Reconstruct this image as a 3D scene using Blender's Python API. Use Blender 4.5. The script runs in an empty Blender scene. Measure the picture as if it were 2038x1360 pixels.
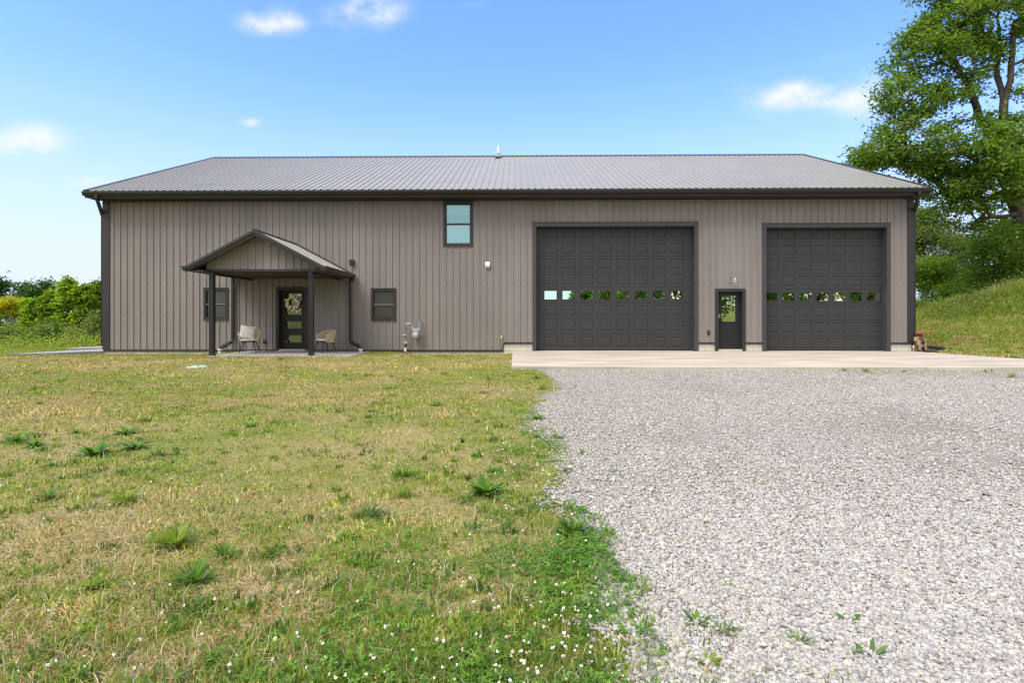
import bpy, math, random
import numpy as np
from mathutils import Vector, Matrix

random.seed(7)
RNG = np.random.default_rng(7)
R = math.radians
scene = bpy.context.scene
COL = scene.collection

# ------------------------------------------------------------------ camera numbers
F, U0, V0, ZC = 1150.0, 1005.0, 640.0, 1.0
YAW = R(1.06)
D = 19.6                                   # distance to the front wall plane

def ray(u, v):
    a = (u - U0) / F
    return (-math.sin(YAW) + a * math.cos(YAW), math.cos(YAW) + a * math.sin(YAW), -(v - V0) / F)

def W(u, v, Y=D):                          # measured photo point on a plane y = Y -> (x, z)
    r = ray(u, v); t = Y / r[1]
    return r[0] * t, ZC + r[2] * t

def WX(u, Y=D): return W(u, V0, Y)[0]
def WZ(v, Y=D, u=1000): return W(u, v, Y)[1]

def AT(u, v, d):                           # measured photo point at depth d
    r = ray(u, v)
    return np.array([r[0] * d, r[1] * d, ZC + r[2] * d])

# ------------------------------------------------------------------ object helpers
LOC = {}

def tag(o, label=None, cat=None, group=None, kind=None):
    if label: o['label'] = label
    if cat: o['category'] = cat
    if group: o['group'] = group
    if kind: o['kind'] = kind
    return o

def thing(name, label, cat, loc=(0, 0, 0), rz=0.0, group=None):
    o = bpy.data.objects.new(name, None); COL.objects.link(o)
    o.empty_display_size = 0.2
    o.location = loc; o.rotation_euler = (0, 0, rz)
    LOC[o.name] = Vector(loc)
    return tag(o, label, cat, group)

def root_loc(p):
    while p.parent: p = p.parent
    return LOC.get(p.name, Vector((0, 0, 0)))

class MB:
    def __init__(s): s.v = []; s.f = []; s.m = []
    def add(s, vs, fs, m=0):
        b = len(s.v); s.v += [tuple(map(float, p)) for p in vs]
        s.f += [tuple(b + i for i in f) for f in fs]; s.m += [m] * len(fs); return s
    def box(s, x0, x1, y0, y1, z0, z1, m=0):
        if x0 > x1: x0, x1 = x1, x0
        vs = [(x0,y0,z0),(x1,y0,z0),(x1,y1,z0),(x0,y1,z0),(x0,y0,z1),(x1,y0,z1),(x1,y1,z1),(x0,y1,z1)]
        return s.add(vs, [(0,3,2,1),(4,5,6,7),(0,1,5,4),(1,2,6,5),(2,3,7,6),(3,0,4,7)], m)
    def quad(s, a, b, c, d, m=0): return s.add([a, b, c, d], [(0, 1, 2, 3)], m)
    def prism(s, poly, fn, a, b, m=0):      # poly of 2D points; fn(p, t) -> 3D
        n = len(poly)
        vs = [fn(p, a) for p in poly] + [fn(p, b) for p in poly]
        fs = [(i, (i+1) % n, n+(i+1) % n, n+i) for i in range(n)] + [tuple(range(n))[::-1], tuple(range(n, 2*n))]
        return s.add(vs, fs, m)
    def tube(s, pts, r, n=8, m=0, caps=True, rot=0.0):
        pts = [Vector(p) for p in pts]; k = len(pts)
        rs = r if isinstance(r, (list, tuple)) else [r] * k
        prev = None; vs = []
        for i, p in enumerate(pts):
            t = (pts[min(i+1, k-1)] - pts[max(i-1, 0)]).normalized()
            if prev is None:
                u = t.orthogonal() if abs(t.z) < .9 else Vector((1, 0, 0))
                u = (u - t * u.dot(t)).normalized()
            else:
                u = (prev - t * prev.dot(t)).normalized()
            prev = u; w = t.cross(u)
            for j in range(n):
                a = rot + 2 * math.pi * j / n
                vs.append(p + (u * math.cos(a) + w * math.sin(a)) * rs[i])
        fs = [(i*n+j, i*n+(j+1) % n, (i+1)*n+(j+1) % n, (i+1)*n+j) for i in range(k-1) for j in range(n)]
        if caps: fs += [tuple(range(n))[::-1], tuple(range((k-1)*n, k*n))]
        return s.add(vs, fs, m)
    def lathe(s, prof, c, n=16, m=0, sx=1, sy=1):
        vs = []
        for r, z in prof:
            for j in range(n):
                a = 2*math.pi*j/n; vs.append((c[0]+r*math.cos(a)*sx, c[1]+r*math.sin(a)*sy, c[2]+z))
        k = len(prof)
        fs = [(i*n+j, i*n+(j+1) % n, (i+1)*n+(j+1) % n, (i+1)*n+j) for i in range(k-1) for j in range(n)]
        fs += [tuple(range(n))[::-1], tuple(range((k-1)*n, k*n))]
        return s.add(vs, fs, m)
    def ball(s, c, rx, ry, rz, n=12, k=8, m=0):
        prof = [(math.sin(math.pi*(i+.001)/(k+.002)), -math.cos(math.pi*(i+.001)/(k+.002))) for i in range(k+1)]
        vs = []
        for r, z in prof:
            for j in range(n):
                a = 2*math.pi*j/n; vs.append((c[0]+r*math.cos(a)*rx, c[1]+r*math.sin(a)*ry, c[2]+z*rz))
        fs = [(i*n+j, i*n+(j+1) % n, (i+1)*n+(j+1) % n, (i+1)*n+j) for i in range(k) for j in range(n)]
        return s.add(vs, fs, m)
    def build(s, name, mats, parent=None, smooth=False, bevel=0, local=False):
        me = bpy.data.meshes.new(name)
        off = Vector((0, 0, 0)) if (parent is None or local) else root_loc(parent)
        me.from_pydata([(x-off.x, y-off.y, z-off.z) for x, y, z in s.v], [], s.f)
        if not isinstance(mats, (list, tuple)): mats = [mats]
        for m in mats: me.materials.append(m)
        me.polygons.foreach_set('material_index', s.m)
        if smooth: me.polygons.foreach_set('use_smooth', [True]*len(me.polygons))
        me.update()
        o = bpy.data.objects.new(name, me); COL.objects.link(o)
        if parent: o.parent = parent
        if bevel:
            b = o.modifiers.new('edge', 'BEVEL'); b.width = bevel; b.segments = 2; b.limit_method = 'ANGLE'
        return o

def np_mesh(name, V, faces, mat, parent=None, col=None, smooth=False):
    """faces: list of (n,k) int arrays; V already in the frame of the parent"""
    me = bpy.data.meshes.new(name)
    V = np.ascontiguousarray(V, dtype=np.float32)
    me.vertices.add(len(V)); me.vertices.foreach_set('co', V.ravel())
    loops = np.concatenate([f.ravel() for f in faces]).astype(np.int32)
    tot = np.concatenate([np.full(len(f), f.shape[1], np.int32) for f in faces])
    start = np.concatenate([[0], np.cumsum(tot)[:-1]]).astype(np.int32)
    me.loops.add(len(loops)); me.loops.foreach_set('vertex_index', loops)
    me.polygons.add(len(tot)); me.polygons.foreach_set('loop_start', start)
    me.polygons.foreach_set('use_smooth', np.full(len(tot), smooth, bool))
    me.update(calc_edges=True)
    if col is not None:
        at = me.color_attributes.new('Col', 'FLOAT_COLOR', 'POINT')
        c = np.ones((len(V), 4), np.float32); c[:, :3] = col
        at.data.foreach_set('color', c.ravel())
    me.materials.append(mat)
    o = bpy.data.objects.new(name, me); COL.objects.link(o)
    if parent: o.parent = parent
    return o

# ------------------------------------------------------------------ numpy noise
def make_noise(seed):
    g = np.random.default_rng(seed).random((256, 256))
    def f(x, y):
        x = np.asarray(x, float); y = np.asarray(y, float)
        xi = np.floor(x).astype(int); yi = np.floor(y).astype(int)
        fx = x - xi; fy = y - yi
        fx = fx*fx*(3-2*fx); fy = fy*fy*(3-2*fy)
        a = g[xi & 255, yi & 255]; b = g[(xi+1) & 255, yi & 255]
        c = g[xi & 255, (yi+1) & 255]; d = g[(xi+1) & 255, (yi+1) & 255]
        return (a*(1-fx)+b*fx)*(1-fy) + (c*(1-fx)+d*fx)*fy
    return f
N1, N2, N3 = make_noise(1), make_noise(2), make_noise(3)
def fbm(n, x, y): return .5*n(x, y) + .28*n(2.1*x+9, 2.1*y+3) + .22*n(4.3*x+1, 4.3*y+7)
def sstep(a, b, x):
    t = np.clip((x-a)/(b-a), 0, 1); return t*t*(3-2*t)

# ------------------------------------------------------------------ materials
def nn(nt, t, **kw):
    n = nt.nodes.new(t)
    for k, v in kw.items(): setattr(n, k, v)
    return n

def mat(name, c, rough=.6, spec=.4, metal=0.0, var=0.0, vscale=3.0, bump=0.0, bscale=40.0, c2=None, detail=4.0, stretch=None):
    m = bpy.data.materials.new(name); m.use_nodes = True
    nt = m.node_tree; p = nt.nodes['Principled BSDF']
    p.inputs['Base Color'].default_value = (*c, 1)
    p.inputs['Roughness'].default_value = rough
    p.inputs['Specular IOR Level'].default_value = spec
    p.inputs['Metallic'].default_value = metal
    tc = nn(nt, 'ShaderNodeTexCoord'); src = tc.outputs['Object']
    if stretch:
        mp = nn(nt, 'ShaderNodeMapping'); mp.inputs['Scale'].default_value = stretch
        nt.links.new(src, mp.inputs['Vector']); src = mp.outputs['Vector']
    if var or c2:
        n = nn(nt, 'ShaderNodeTexNoise'); n.inputs['Scale'].default_value = vscale; n.inputs['Detail'].default_value = detail
        nt.links.new(src, n.inputs['Vector'])
        r = nn(nt, 'ShaderNodeValToRGB')
        a = c2 if c2 else tuple(x*(1-var) for x in c); b = c if c2 else tuple(min(1, x*(1+var)) for x in c)
        r.color_ramp.elements[0].position = .32; r.color_ramp.elements[0].color = (*a, 1)
        r.color_ramp.elements[1].position = .68; r.color_ramp.elements[1].color = (*b, 1)
        nt.links.new(n.outputs['Fac'], r.inputs['Fac']); nt.links.new(r.outputs['Color'], p.inputs['Base Color'])
    if bump:
        n = nn(nt, 'ShaderNodeTexNoise'); n.inputs['Scale'].default_value = bscale; n.inputs['Detail'].default_value = 3
        nt.links.new(src, n.inputs['Vector'])
        b = nn(nt, 'ShaderNodeBump'); b.inputs['Strength'].default_value = bump; b.inputs['Distance'].default_value = .02
        nt.links.new(n.outputs['Fac'], b.inputs['Height']); nt.links.new(b.outputs['Normal'], p.inputs['Normal'])
    return m

def leaf_mat(name, trans=.35, rough=.5, spec=.3, tint=(1.25, 1.2, .55)):
    m = bpy.data.materials.new(name); m.use_nodes = True
    nt = m.node_tree; p = nt.nodes['Principled BSDF']; out = nt.nodes['Material Output']
    a = nn(nt, 'ShaderNodeVertexColor', layer_name='Col')
    nt.links.new(a.outputs['Color'], p.inputs['Base Color'])
    p.inputs['Roughness'].default_value = rough; p.inputs['Specular IOR Level'].default_value = spec
    if trans:
        t = nn(nt, 'ShaderNodeBsdfTranslucent')
        mu = nn(nt, 'ShaderNodeMix', data_type='RGBA', blend_type='MULTIPLY'); mu.inputs[0].default_value = 1
        mu.inputs[7].default_value = (*tint, 1)
        nt.links.new(a.outputs['Color'], mu.inputs[6]); nt.links.new(mu.outputs[2], t.inputs['Color'])
        mx = nn(nt, 'ShaderNodeMixShader'); mx.inputs[0].default_value = trans
        nt.links.new(p.outputs[0], mx.inputs[1]); nt.links.new(t.outputs[0], mx.inputs[2]); nt.links.new(mx.outputs[0], out.inputs[0])
    return m

def glass_mat(name, refl=.5, tint=(1, 1, 1), dark=(.01, .012, .012), see=0.0, rough=.01, wav=0.0):
    """a pane: mirror-like coat over a dark or clear body"""
    m = bpy.data.materials.new(name); m.use_nodes = True
    nt = m.node_tree; nt.nodes.clear()
    out = nn(nt, 'ShaderNodeOutputMaterial')
    g = nn(nt, 'ShaderNodeBsdfGlossy'); g.inputs['Color'].default_value = (*tint, 1); g.inputs['Roughness'].default_value = rough
    d = nn(nt, 'ShaderNodeBsdfDiffuse'); d.inputs['Color'].default_value = (*dark, 1)
    t = nn(nt, 'ShaderNodeBsdfTransparent'); t.inputs['Color'].default_value = (.85, .92, .92, 1)
    body = nn(nt, 'ShaderNodeMixShader'); body.inputs[0].default_value = see
    nt.links.new(d.outputs[0], body.inputs[1]); nt.links.new(t.outputs[0], body.inputs[2])
    fr = nn(nt, 'ShaderNodeLayerWeight'); fr.inputs['Blend'].default_value = .25
    ma = nn(nt, 'ShaderNodeMath', operation='MULTIPLY_ADD'); ma.inputs[1].default_value = 1-refl; ma.inputs[2].default_value = refl
    nt.links.new(fr.outputs['Fresnel'], ma.inputs[0])
    mx = nn(nt, 'ShaderNodeMixShader')
    nt.links.new(ma.outputs[0], mx.inputs[0]); nt.links.new(body.outputs[0], mx.inputs[1]); nt.links.new(g.outputs[0], mx.inputs[2])
    if wav:
        tc = nn(nt, 'ShaderNodeTexCoord'); n = nn(nt, 'ShaderNodeTexNoise'); n.inputs['Scale'].default_value = 2.5
        nt.links.new(tc.outputs['Object'], n.inputs['Vector'])
        b = nn(nt, 'ShaderNodeBump'); b.inputs['Strength'].default_value = wav; b.inputs['Distance'].default_value = .02
        nt.links.new(n.outputs['Fac'], b.inputs['Height']); nt.links.new(b.outputs['Normal'], g.inputs['Normal'])
    nt.links.new(mx.outputs[0], out.inputs[0])
    return m

M = {}
M['siding'] = mat('taupe_steel', (.206, .187, .181), .5, .35, var=.07, vscale=1.1, bump=.10, bscale=2.2, stretch=(1, 1, .35))
M['screw'] = mat('screw_steel', (.05, .04, .04), .5, .4)
M['roof'] = mat('roof_steel', (.245, .238, .20), .36, .45, var=.06, vscale=.8, bump=.05, bscale=2)
M['trim'] = mat('dark_trim_steel', (.025, .0245, .028), .45, .4, var=.1, vscale=2)
M['trim2'] = mat('garage_trim_steel', (.046, .045, .05), .5, .4, var=.08, vscale=2)
M['gutter'] = mat('dark_gutter_steel', (.016, .015, .0155), .35, .45, var=.1, vscale=2)
M['soffit'] = mat('brown_soffit', (.045, .038, .034), .6, .3, var=.1)
M['door'] = mat('charcoal_door_paint', (.034, .034, .037), .5, .35, var=.07, vscale=1.5, bump=.03, bscale=60)
M['door2'] = mat('black_door_paint', (.013, .013, .014), .45, .35, var=.1, vscale=3)
M['block'] = None
M['concrete'] = mat('pale_concrete', (.50, .445, .375), .85, .2, c2=(.33, .295, .25), vscale=1.3, bump=.15, bscale=60, detail=9, stretch=(.35, 1.3, 1))
M['patio'] = mat('grey_concrete', (.36, .35, .36), .85, .2, c2=(.27, .26, .265), vscale=1.2, bump=.15, bscale=50, detail=7)
M['foundation'] = mat('foundation_concrete', (.46, .42, .36), .9, .2, var=.2, vscale=2, bump=.2, bscale=30)
M['galv'] = mat('galvanized_steel', (.30, .325, .33), .35, .5, metal=.55, var=.15, vscale=12)
M['meter'] = mat('meter_grey_paint', (.28, .32, .335), .45, .45, var=.12, vscale=14)
M['white'] = mat('white_plastic', (.72, .72, .70), .5, .4, var=.06, vscale=8)
M['black'] = mat('black_plastic', (.012, .012, .013), .5, .4, var=.1)
M['rope'] = mat('straw_rope', (.60, .49, .32), .85, .15, c2=(.42, .33, .20), vscale=30)
M['cushion'] = mat('cream_cushion', (0.504, 0.482, 0.454), .9, .15, var=.06, vscale=20, bump=.2, bscale=90)
M['pillow'] = mat('cream_pillow_cloth', (.72, .69, .63), .95, .1, c2=(.46, .43, .40), vscale=16, bump=.3, bscale=60, detail=6)
M['leg'] = mat('black_leg_metal', (.014, .014, .015), .4, .4, var=.1)
M['bark'] = mat('grey_bark', (.10, .085, .07), .9, .15, c2=(.045, .038, .03), vscale=9, bump=.6, bscale=25, stretch=(1, 1, .25))
M['palebark'] = mat('pale_bark', (.32, .27, .21), .9, .15, c2=(.18, .15, .11), vscale=9, bump=.4, bscale=25)
M['leaf'] = leaf_mat('leaf', .48, .55, .22)
M['grass'] = leaf_mat('grass_blade', .30, .6, .2, (1.15, 1.15, .7))
M['petal'] = leaf_mat('petal', .0, .8, .1)
M['stone'] = leaf_mat('stone', 0, .85, .2)
M['pane_garage'] = glass_mat('garage_pane', .86, (.95, 1, .85), wav=.05)
M['pane_garage2'] = glass_mat('garage_pane_teal', .86, (.6, .98, .85), wav=.05)
M['pane_dark'] = glass_mat('screened_pane', .07, (1, 1, 1), (.022, .024, .02), rough=.25)
M['pane_up'] = glass_mat('tall_pane', .30, (.42, .70, .73), (.02, .07, .075), see=.85)
M['pane_up2'] = glass_mat('tall_pane_lower', .5, (.40, .66, .70), (.05, .12, .13), see=.0, wav=.15)  # teal of the reflected sky put into the tint and body colour
M['pane_entry'] = glass_mat('entry_pane', .2, (.8, 1, .85), (.012, .02, .014), wav=.35)
M['blind'] = mat('roller_blind', (.8, .78, .72), .9, .1, var=.04)
M['tan'] = mat('tan_mat', (.40, .31, .22), .95, .1, c2=(.24, .18, .13), vscale=30, bump=.4, bscale=120)
M['sill'] = mat('pale_threshold', (.5, .46, .38), .6, .3, var=.1, vscale=8)
M['bronze'] = mat('bronze_handle', (.03, .026, .022), .35, .5, metal=.6)
M['lidgreen'] = mat('septic_lid_green', (.30, .43, .36), .6, .3, var=.12, vscale=6)
M['rust'] = mat('red_brown_paint', (.20, .06, .035), .6, .35, c2=(.13, .04, .025), vscale=14)
M['tanpaint'] = mat('olive_tan_paint', (.30, .23, .14), .6, .35, c2=(.15, .12, .06), vscale=12)
M['darkwood'] = mat('dark_paint', (.05, .04, .04), .6, .3, var=.2, vscale=10)
M['cream'] = mat('cream_paint', (.5, .42, .34), .6, .3, var=.12, vscale=10)
M['brick'] = mat('brown_pipe_cap', (.12, .05, .03), .7, .3, var=.2)
M['brass'] = mat('brass_tap', (.45, .33, .2), .4, .5, metal=.3)

def block_mat():
    m = mat('pale_block', (.5, .47, .40), .9, .2)
    nt = m.node_tree; p = nt.nodes['Principled BSDF']
    tc = nn(nt, 'ShaderNodeTexCoord'); mp = nn(nt, 'ShaderNodeMapping'); mp.inputs['Rotation'].default_value = (R(90), 0, 0)
    nt.links.new(tc.outputs['Object'], mp.inputs['Vector'])
    b = nn(nt, 'ShaderNodeTexBrick'); b.inputs['Scale'].default_value = 1.0
    b.inputs['Color1'].default_value = (.52, .49, .42, 1); b.inputs['Color2'].default_value = (.46, .43, .37, 1); b.inputs['Mortar'].default_value = (.30, .28, .24, 1)
    b.inputs['Brick Width'].default_value = .4; b.inputs['Row Height'].default_value = .13; b.inputs['Mortar Size'].default_value = .008
    nt.links.new(mp.outputs['Vector'], b.inputs['Vector']); nt.links.new(b.outputs['Color'], p.inputs['Base Color'])
    return m
M['block'] = block_mat()
def weather_steel(m):
    nt = m.node_tree; p = nt.nodes['Principled BSDF']; L = nt.links.new
    old = p.inputs['Base Color'].links[0].from_socket
    tc = nn(nt, 'ShaderNodeTexCoord'); sp = nn(nt, 'ShaderNodeSeparateXYZ'); L(tc.outputs['Object'], sp.inputs[0])
    fl = nn(nt, 'ShaderNodeMath', operation='FLOOR'); dv = nn(nt, 'ShaderNodeMath', operation='DIVIDE'); dv.inputs[1].default_value = .9144
    L(sp.outputs['X'], dv.inputs[0]); L(dv.outputs[0], fl.inputs[0])
    wn = nn(nt, 'ShaderNodeTexWhiteNoise', noise_dimensions='1D'); L(fl.outputs[0], wn.inputs['W'])
    st = nn(nt, 'ShaderNodeTexNoise'); st.inputs['Scale'].default_value = 1.0; st.inputs['Detail'].default_value = 6
    mp = nn(nt, 'ShaderNodeMapping'); mp.inputs['Scale'].default_value = (9, 9, .5); L(tc.outputs['Object'], mp.inputs[0]); L(mp.outputs[0], st.inputs['Vector'])
    a = nn(nt, 'ShaderNodeMath', operation='MULTIPLY_ADD'); a.inputs[1].default_value = .09; a.inputs[2].default_value = .90; L(wn.outputs['Value'], a.inputs[0])
    b = nn(nt, 'ShaderNodeMath', operation='MULTIPLY_ADD'); b.inputs[1].default_value = .22; L(st.outputs['Fac'], b.inputs[0]); L(a.outputs[0], b.inputs[2])
    c = nn(nt, 'ShaderNodeMath', operation='SUBTRACT'); L(b.outputs[0], c.inputs[0]); c.inputs[1].default_value = .05
    mu = nn(nt, 'ShaderNodeMix', data_type='RGBA', blend_type='MULTIPLY'); mu.inputs[0].default_value = 1
    L(old, mu.inputs[6]); L(c.outputs[0], mu.inputs[7])
    # pale dust splashed on the foot of the wall
    mr = nn(nt, 'ShaderNodeMapRange'); mr.inputs['From Min'].default_value = .75; mr.inputs['From Max'].default_value = .0; mr.inputs['To Max'].default_value = .35
    L(sp.outputs['Z'], mr.inputs['Value'])
    n2 = nn(nt, 'ShaderNodeTexNoise'); n2.inputs['Scale'].default_value = 3; n2.inputs['Detail'].default_value = 7; L(tc.outputs['Object'], n2.inputs['Vector'])
    m2 = nn(nt, 'ShaderNodeMath', operation='MULTIPLY'); L(mr.outputs[0], m2.inputs[0]); L(n2.outputs['Fac'], m2.inputs[1])
    du = nn(nt, 'ShaderNodeMix', data_type='RGBA'); L(m2.outputs[0], du.inputs[0]); L(mu.outputs[2], du.inputs[6]); du.inputs[7].default_value = (.30, .255, .22, 1)
    L(du.outputs[2], p.inputs['Base Color'])
weather_steel(M['siding'])

def ground_mat():
    m = mat('dry_turf', (.2, .17, .09), .95, .1)
    nt = m.node_tree; p = nt.nodes['Principled BSDF']; L = nt.links.new
    tc = nn(nt, 'ShaderNodeTexCoord')
    def noise(s, d=6, rough=.6):
        n = nn(nt, 'ShaderNodeTexNoise'); n.inputs['Scale'].default_value = s; n.inputs['Detail'].default_value = d; n.inputs['Roughness'].default_value = rough
        L(tc.outputs['Object'], n.inputs['Vector']); return n
    def ramp(n, stops):
        r = nn(nt, 'ShaderNodeValToRGB'); e = r.color_ramp.elements
        while len(e) < len(stops): e.new(.5)
        for el, (pos, c) in zip(e, stops): el.position = pos; el.color = (*c, 1)
        L(n.outputs['Fac'], r.inputs['Fac']); return r
    big = ramp(noise(.55), [(.38, (.42, .32, .17)), (.50, (.30, .28, .08)), (.62, (.17, .24, .04))])
    fine = ramp(noise(28, 5, .7), [(.30, (.03, .024, .011)), (.5, (.15, .13, .06)), (.7, (.34, .28, .15))])
    mx = nn(nt, 'ShaderNodeMix', data_type='RGBA', blend_type='MIX'); mx.inputs[0].default_value = .5
    L(big.outputs[0], mx.inputs[6]); L(fine.outputs[0], mx.inputs[7]); L(mx.outputs[2], p.inputs['Base Color'])
    b = nn(nt, 'ShaderNodeBump'); b.inputs['Strength'].default_value = .8; b.inputs['Distance'].default_value = .03
    L(noise(35, 4).outputs['Fac'], b.inputs['Height']); L(b.outputs[0], p.inputs['Normal'])
    return m
M['ground'] = ground_mat()

def gravel_mat():
    m = mat('white_gravel', (.5, .48, .46), .9, .15)
    nt = m.node_tree; p = nt.nodes['Principled BSDF']; L = nt.links.new
    tc = nn(nt, 'ShaderNodeTexCoord')
    v = nn(nt, 'ShaderNodeTexVoronoi'); v.inputs['Scale'].default_value = 55
    L(tc.outputs['Object'], v.inputs['Vector'])
    sep = nn(nt, 'ShaderNodeSeparateColor'); L(v.outputs['Color'], sep.inputs[0])
    r = nn(nt, 'ShaderNodeValToRGB'); e = r.color_ramp.elements
    for i, (pos, c) in enumerate([(0, (0.144, 0.144, 0.158)), (.3, (0.288, 0.277, 0.266)), (.6, (0.389, 0.367, 0.346)), (1, (0.504, 0.482, 0.454))]):
        if i > 1: e.new(.5)
    for el, (pos, c) in zip(e, [(0, (0.144, 0.144, 0.158)), (.3, (0.288, 0.277, 0.266)), (.6, (0.389, 0.367, 0.346)), (1, (0.504, 0.482, 0.454))]):
        el.position = pos; el.color = (*c, 1)
    L(sep.outputs[0], r.inputs['Fac'])
    n = nn(nt, 'ShaderNodeTexNoise'); n.inputs['Scale'].default_value = .5; n.inputs['Detail'].default_value = 6
    L(tc.outputs['Object'], n.inputs['Vector'])
    r2 = nn(nt, 'ShaderNodeValToRGB'); r2.color_ramp.elements[0].position = .35; r2.color_ramp.elements[0].color = (.76, .71, .63, 1)
    r2.color_ramp.elements[1].position = .62; r2.color_ramp.elements[1].color = (.98, .96, .93, 1)
    L(n.outputs['Fac'], r2.inputs['Fac'])
    mu = nn(nt, 'ShaderNodeMix', data_type='RGBA', blend_type='MULTIPLY'); mu.inputs[0].default_value = 1
    L(r.outputs[0], mu.inputs[6]); L(r2.outputs[0], mu.inputs[7]); L(mu.outputs[2], p.inputs['Base Color'])
    b = nn(nt, 'ShaderNodeBump'); b.inputs['Strength'].default_value = 1; b.inputs['Distance'].default_value = .015; b.invert = True
    L(v.outputs['Distance'], b.inputs['Height']); L(b.outputs[0], p.inputs['Normal'])
    return m
M['gravel'] = gravel_mat()

# ------------------------------------------------------------------ ground
def zg(x, y):
    x = np.asarray(x, float); y = np.asarray(y, float)
    z = -.075 - .0135*np.clip(19-y, 0, 40)
    z = z + .05*(fbm(N1, x*.35+20, y*.35+20)-.5)*sstep(30, 10, np.hypot(x, y))
    q = ((x-24)/5.6)**2 + ((y-27)/7.0)**2; e = np.exp(-q)
    z = z + 2.5*e + e*(.75*(fbm(N3, x*.55, y*.55)-.5) + .28*(fbm(N2, x*1.6, y*1.6)-.5))
    z = z + .065*sstep(14.5, 16.5, y)*sstep(20, 19.5, y)*sstep(-10.5, -9.2, x)*sstep(-3.2, -4.4, x) + .05*(x > 13.6)*np.exp(-((x-14)/3)**2)
    z = z - .05*sstep(18.3, 19.2, y)*sstep(21, 20, y)*sstep(.0, -.5, x)*(1-sstep(-10.5, -9.2, x)*sstep(-3.2, -4.4, x))
    z = z + np.clip(-y-4, 0, 60)*.075                     # the yard rises behind the viewer
    z = z - 1.2*sstep(-17, -30, x)*sstep(18, 34, y)
    return z

def grid_mesh(name, xs, ys, mat_, dz=0.0, mask=None):
    X, Y = np.meshgrid(xs, ys); V = np.stack([X, Y, zg(X, Y)+dz], -1).reshape(-1, 3)
    nx, ny = len(xs), len(ys)
    i, j = np.meshgrid(np.arange(nx-1), np.arange(ny-1)); a = (j*nx+i).ravel()
    Fq = np.stack([a, a+1, a+nx+1, a+nx], -1)
    if mask is not None:
        cx = .5*(xs[1:]+xs[:-1]); cy = .5*(ys[1:]+ys[:-1]); CX, CY = np.meshgrid(cx, cy)
        Fq = Fq[mask(CX, CY).ravel()]
        used = np.unique(Fq); re = np.zeros(len(V), int); re[used] = np.arange(len(used)); V = V[used]; Fq = re[Fq]
    return np_mesh(name, V, [Fq], mat_, smooth=True)

gx = np.concatenate([np.linspace(-320, -42, 16), np.linspace(-40, 44, 240), np.linspace(46, 320, 16)])
gy = np.concatenate([np.linspace(-320, -62, 14), np.linspace(-60, -2, 50), np.linspace(-1, 44, 170), np.linspace(46, 500, 20)])
tag(grid_mesh('lawn', gx, gy, M['ground']), kind='structure')

# gravel drive edge, measured in the photo along rows of the ground
EDGE = [(1075,732),(1078,745),(1100,758),(1092,775),(1062,800),(1052,822),(1068,845),(1058,868),(1100,885),(1120,905),(1112,930),
        (1135,955),(1118,985),(1108,1010),(1150,1030),(1175,1060),(1195,1085),(1175,1110),(1190,1140),(1235,1165),(1215,1190),(1248,1215),(1210,1240),(1255,1270),(1275,1300),(1245,1330),(1265,1360),(1290,1420)]
def ground_pt(u, v):
    d = 5.0
    for _ in range(25):
        p = AT(u, v, d); r = ray(u, v)
        d = max(.6, (ZC - float(zg(p[0], p[1]))) / max(1e-4, -r[2]))
    p = AT(u, v, d); return p[0], p[1]
_e = np.array([ground_pt(u, v) for u, v in EDGE]); _o = np.argsort(_e[:, 1]); EX, EY = _e[_o, 0], _e[_o, 1]
def edge_x(y): return np.interp(y, EY, EX)
SLAB_FRONT = 13.8
def gravel_amt(x, y):                                     # signed distance-like value, > 0 on the gravel
    e = x - edge_x(y) - .14*sstep(5, 9, y) + .42*(fbm(N2, x*2.3, y*2.3)-.5)
    return np.where(y < SLAB_FRONT+.02, e, -1)
def is_gravel(x, y): return gravel_amt(x, y) > 0
tag(grid_mesh('gravel_drive', np.arange(-.6, 22, .07), np.arange(-6, SLAB_FRONT+.05, .07), M['gravel'], .005, is_gravel), kind='structure')

# concrete apron before the garage doors, and the porch slab, and paths at the left
mb = MB()
sx0 = WX(1019, 16)
poly = [(sx0, D+.35), (sx0, SLAB_FRONT), (24, SLAB_FRONT), (24, 14.25), (17.2, 14.7), (14.25, 16.2), (13.55, 18.7), (13.2, D+.35)]
zt = lambda y: -.015*(D-y) if y < D else 0.0
n = len(poly)
vs = [(x, y, zt(y)) for x, y in poly] + [(x, y, zt(y)-.30) for x, y in poly]
mb.add(vs, [tuple(range(n))[::-1]], 0) if False else mb.add(vs, [tuple(range(n))] + [(i, n+i, n+(i+1) % n, (i+1) % n) for i in range(n)], 0)
apron = mb.build('concrete_apron', M['concrete']); tag(apron, kind='structure')
mb = MB()
px0, px1 = WX(420, 17.2), WX(727, 18.6)
mb.box(px0, px1, 16.86, D-.01, -.35, -.012)
tag(mb.build('porch_slab', M['patio'], bevel=.01), kind='structure')
def slab(name, pts, m, th=.12):
    mb = MB(); n = len(pts)
    vs = list(pts) + [(x, y, z-th) for x, y, z in pts]
    mb.add(vs, [tuple(range(n))] + [(i, n+i, n+(i+1) % n, (i+1) % n) for i in range(n)])
    return tag(mb.build(name, m), kind='structure')
def on_z(u, v, z):
    r = ray(u, v); t = (z-ZC)/r[2]; return (r[0]*t, r[1]*t, z)
slab('garden_path', [on_z(12, 705.5, -.02), on_z(120, 702, -.02), on_z(225, 698, -.02), on_z(225, 693.5, -.02), on_z(120, 699, -.02)], M['patio'], .11)
slab('rear_path', [on_z(130, 693.8, .0), on_z(225, 692, .0), on_z(225, 689, .0), on_z(160, 691, .0)], M['patio'], .11)

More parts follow.
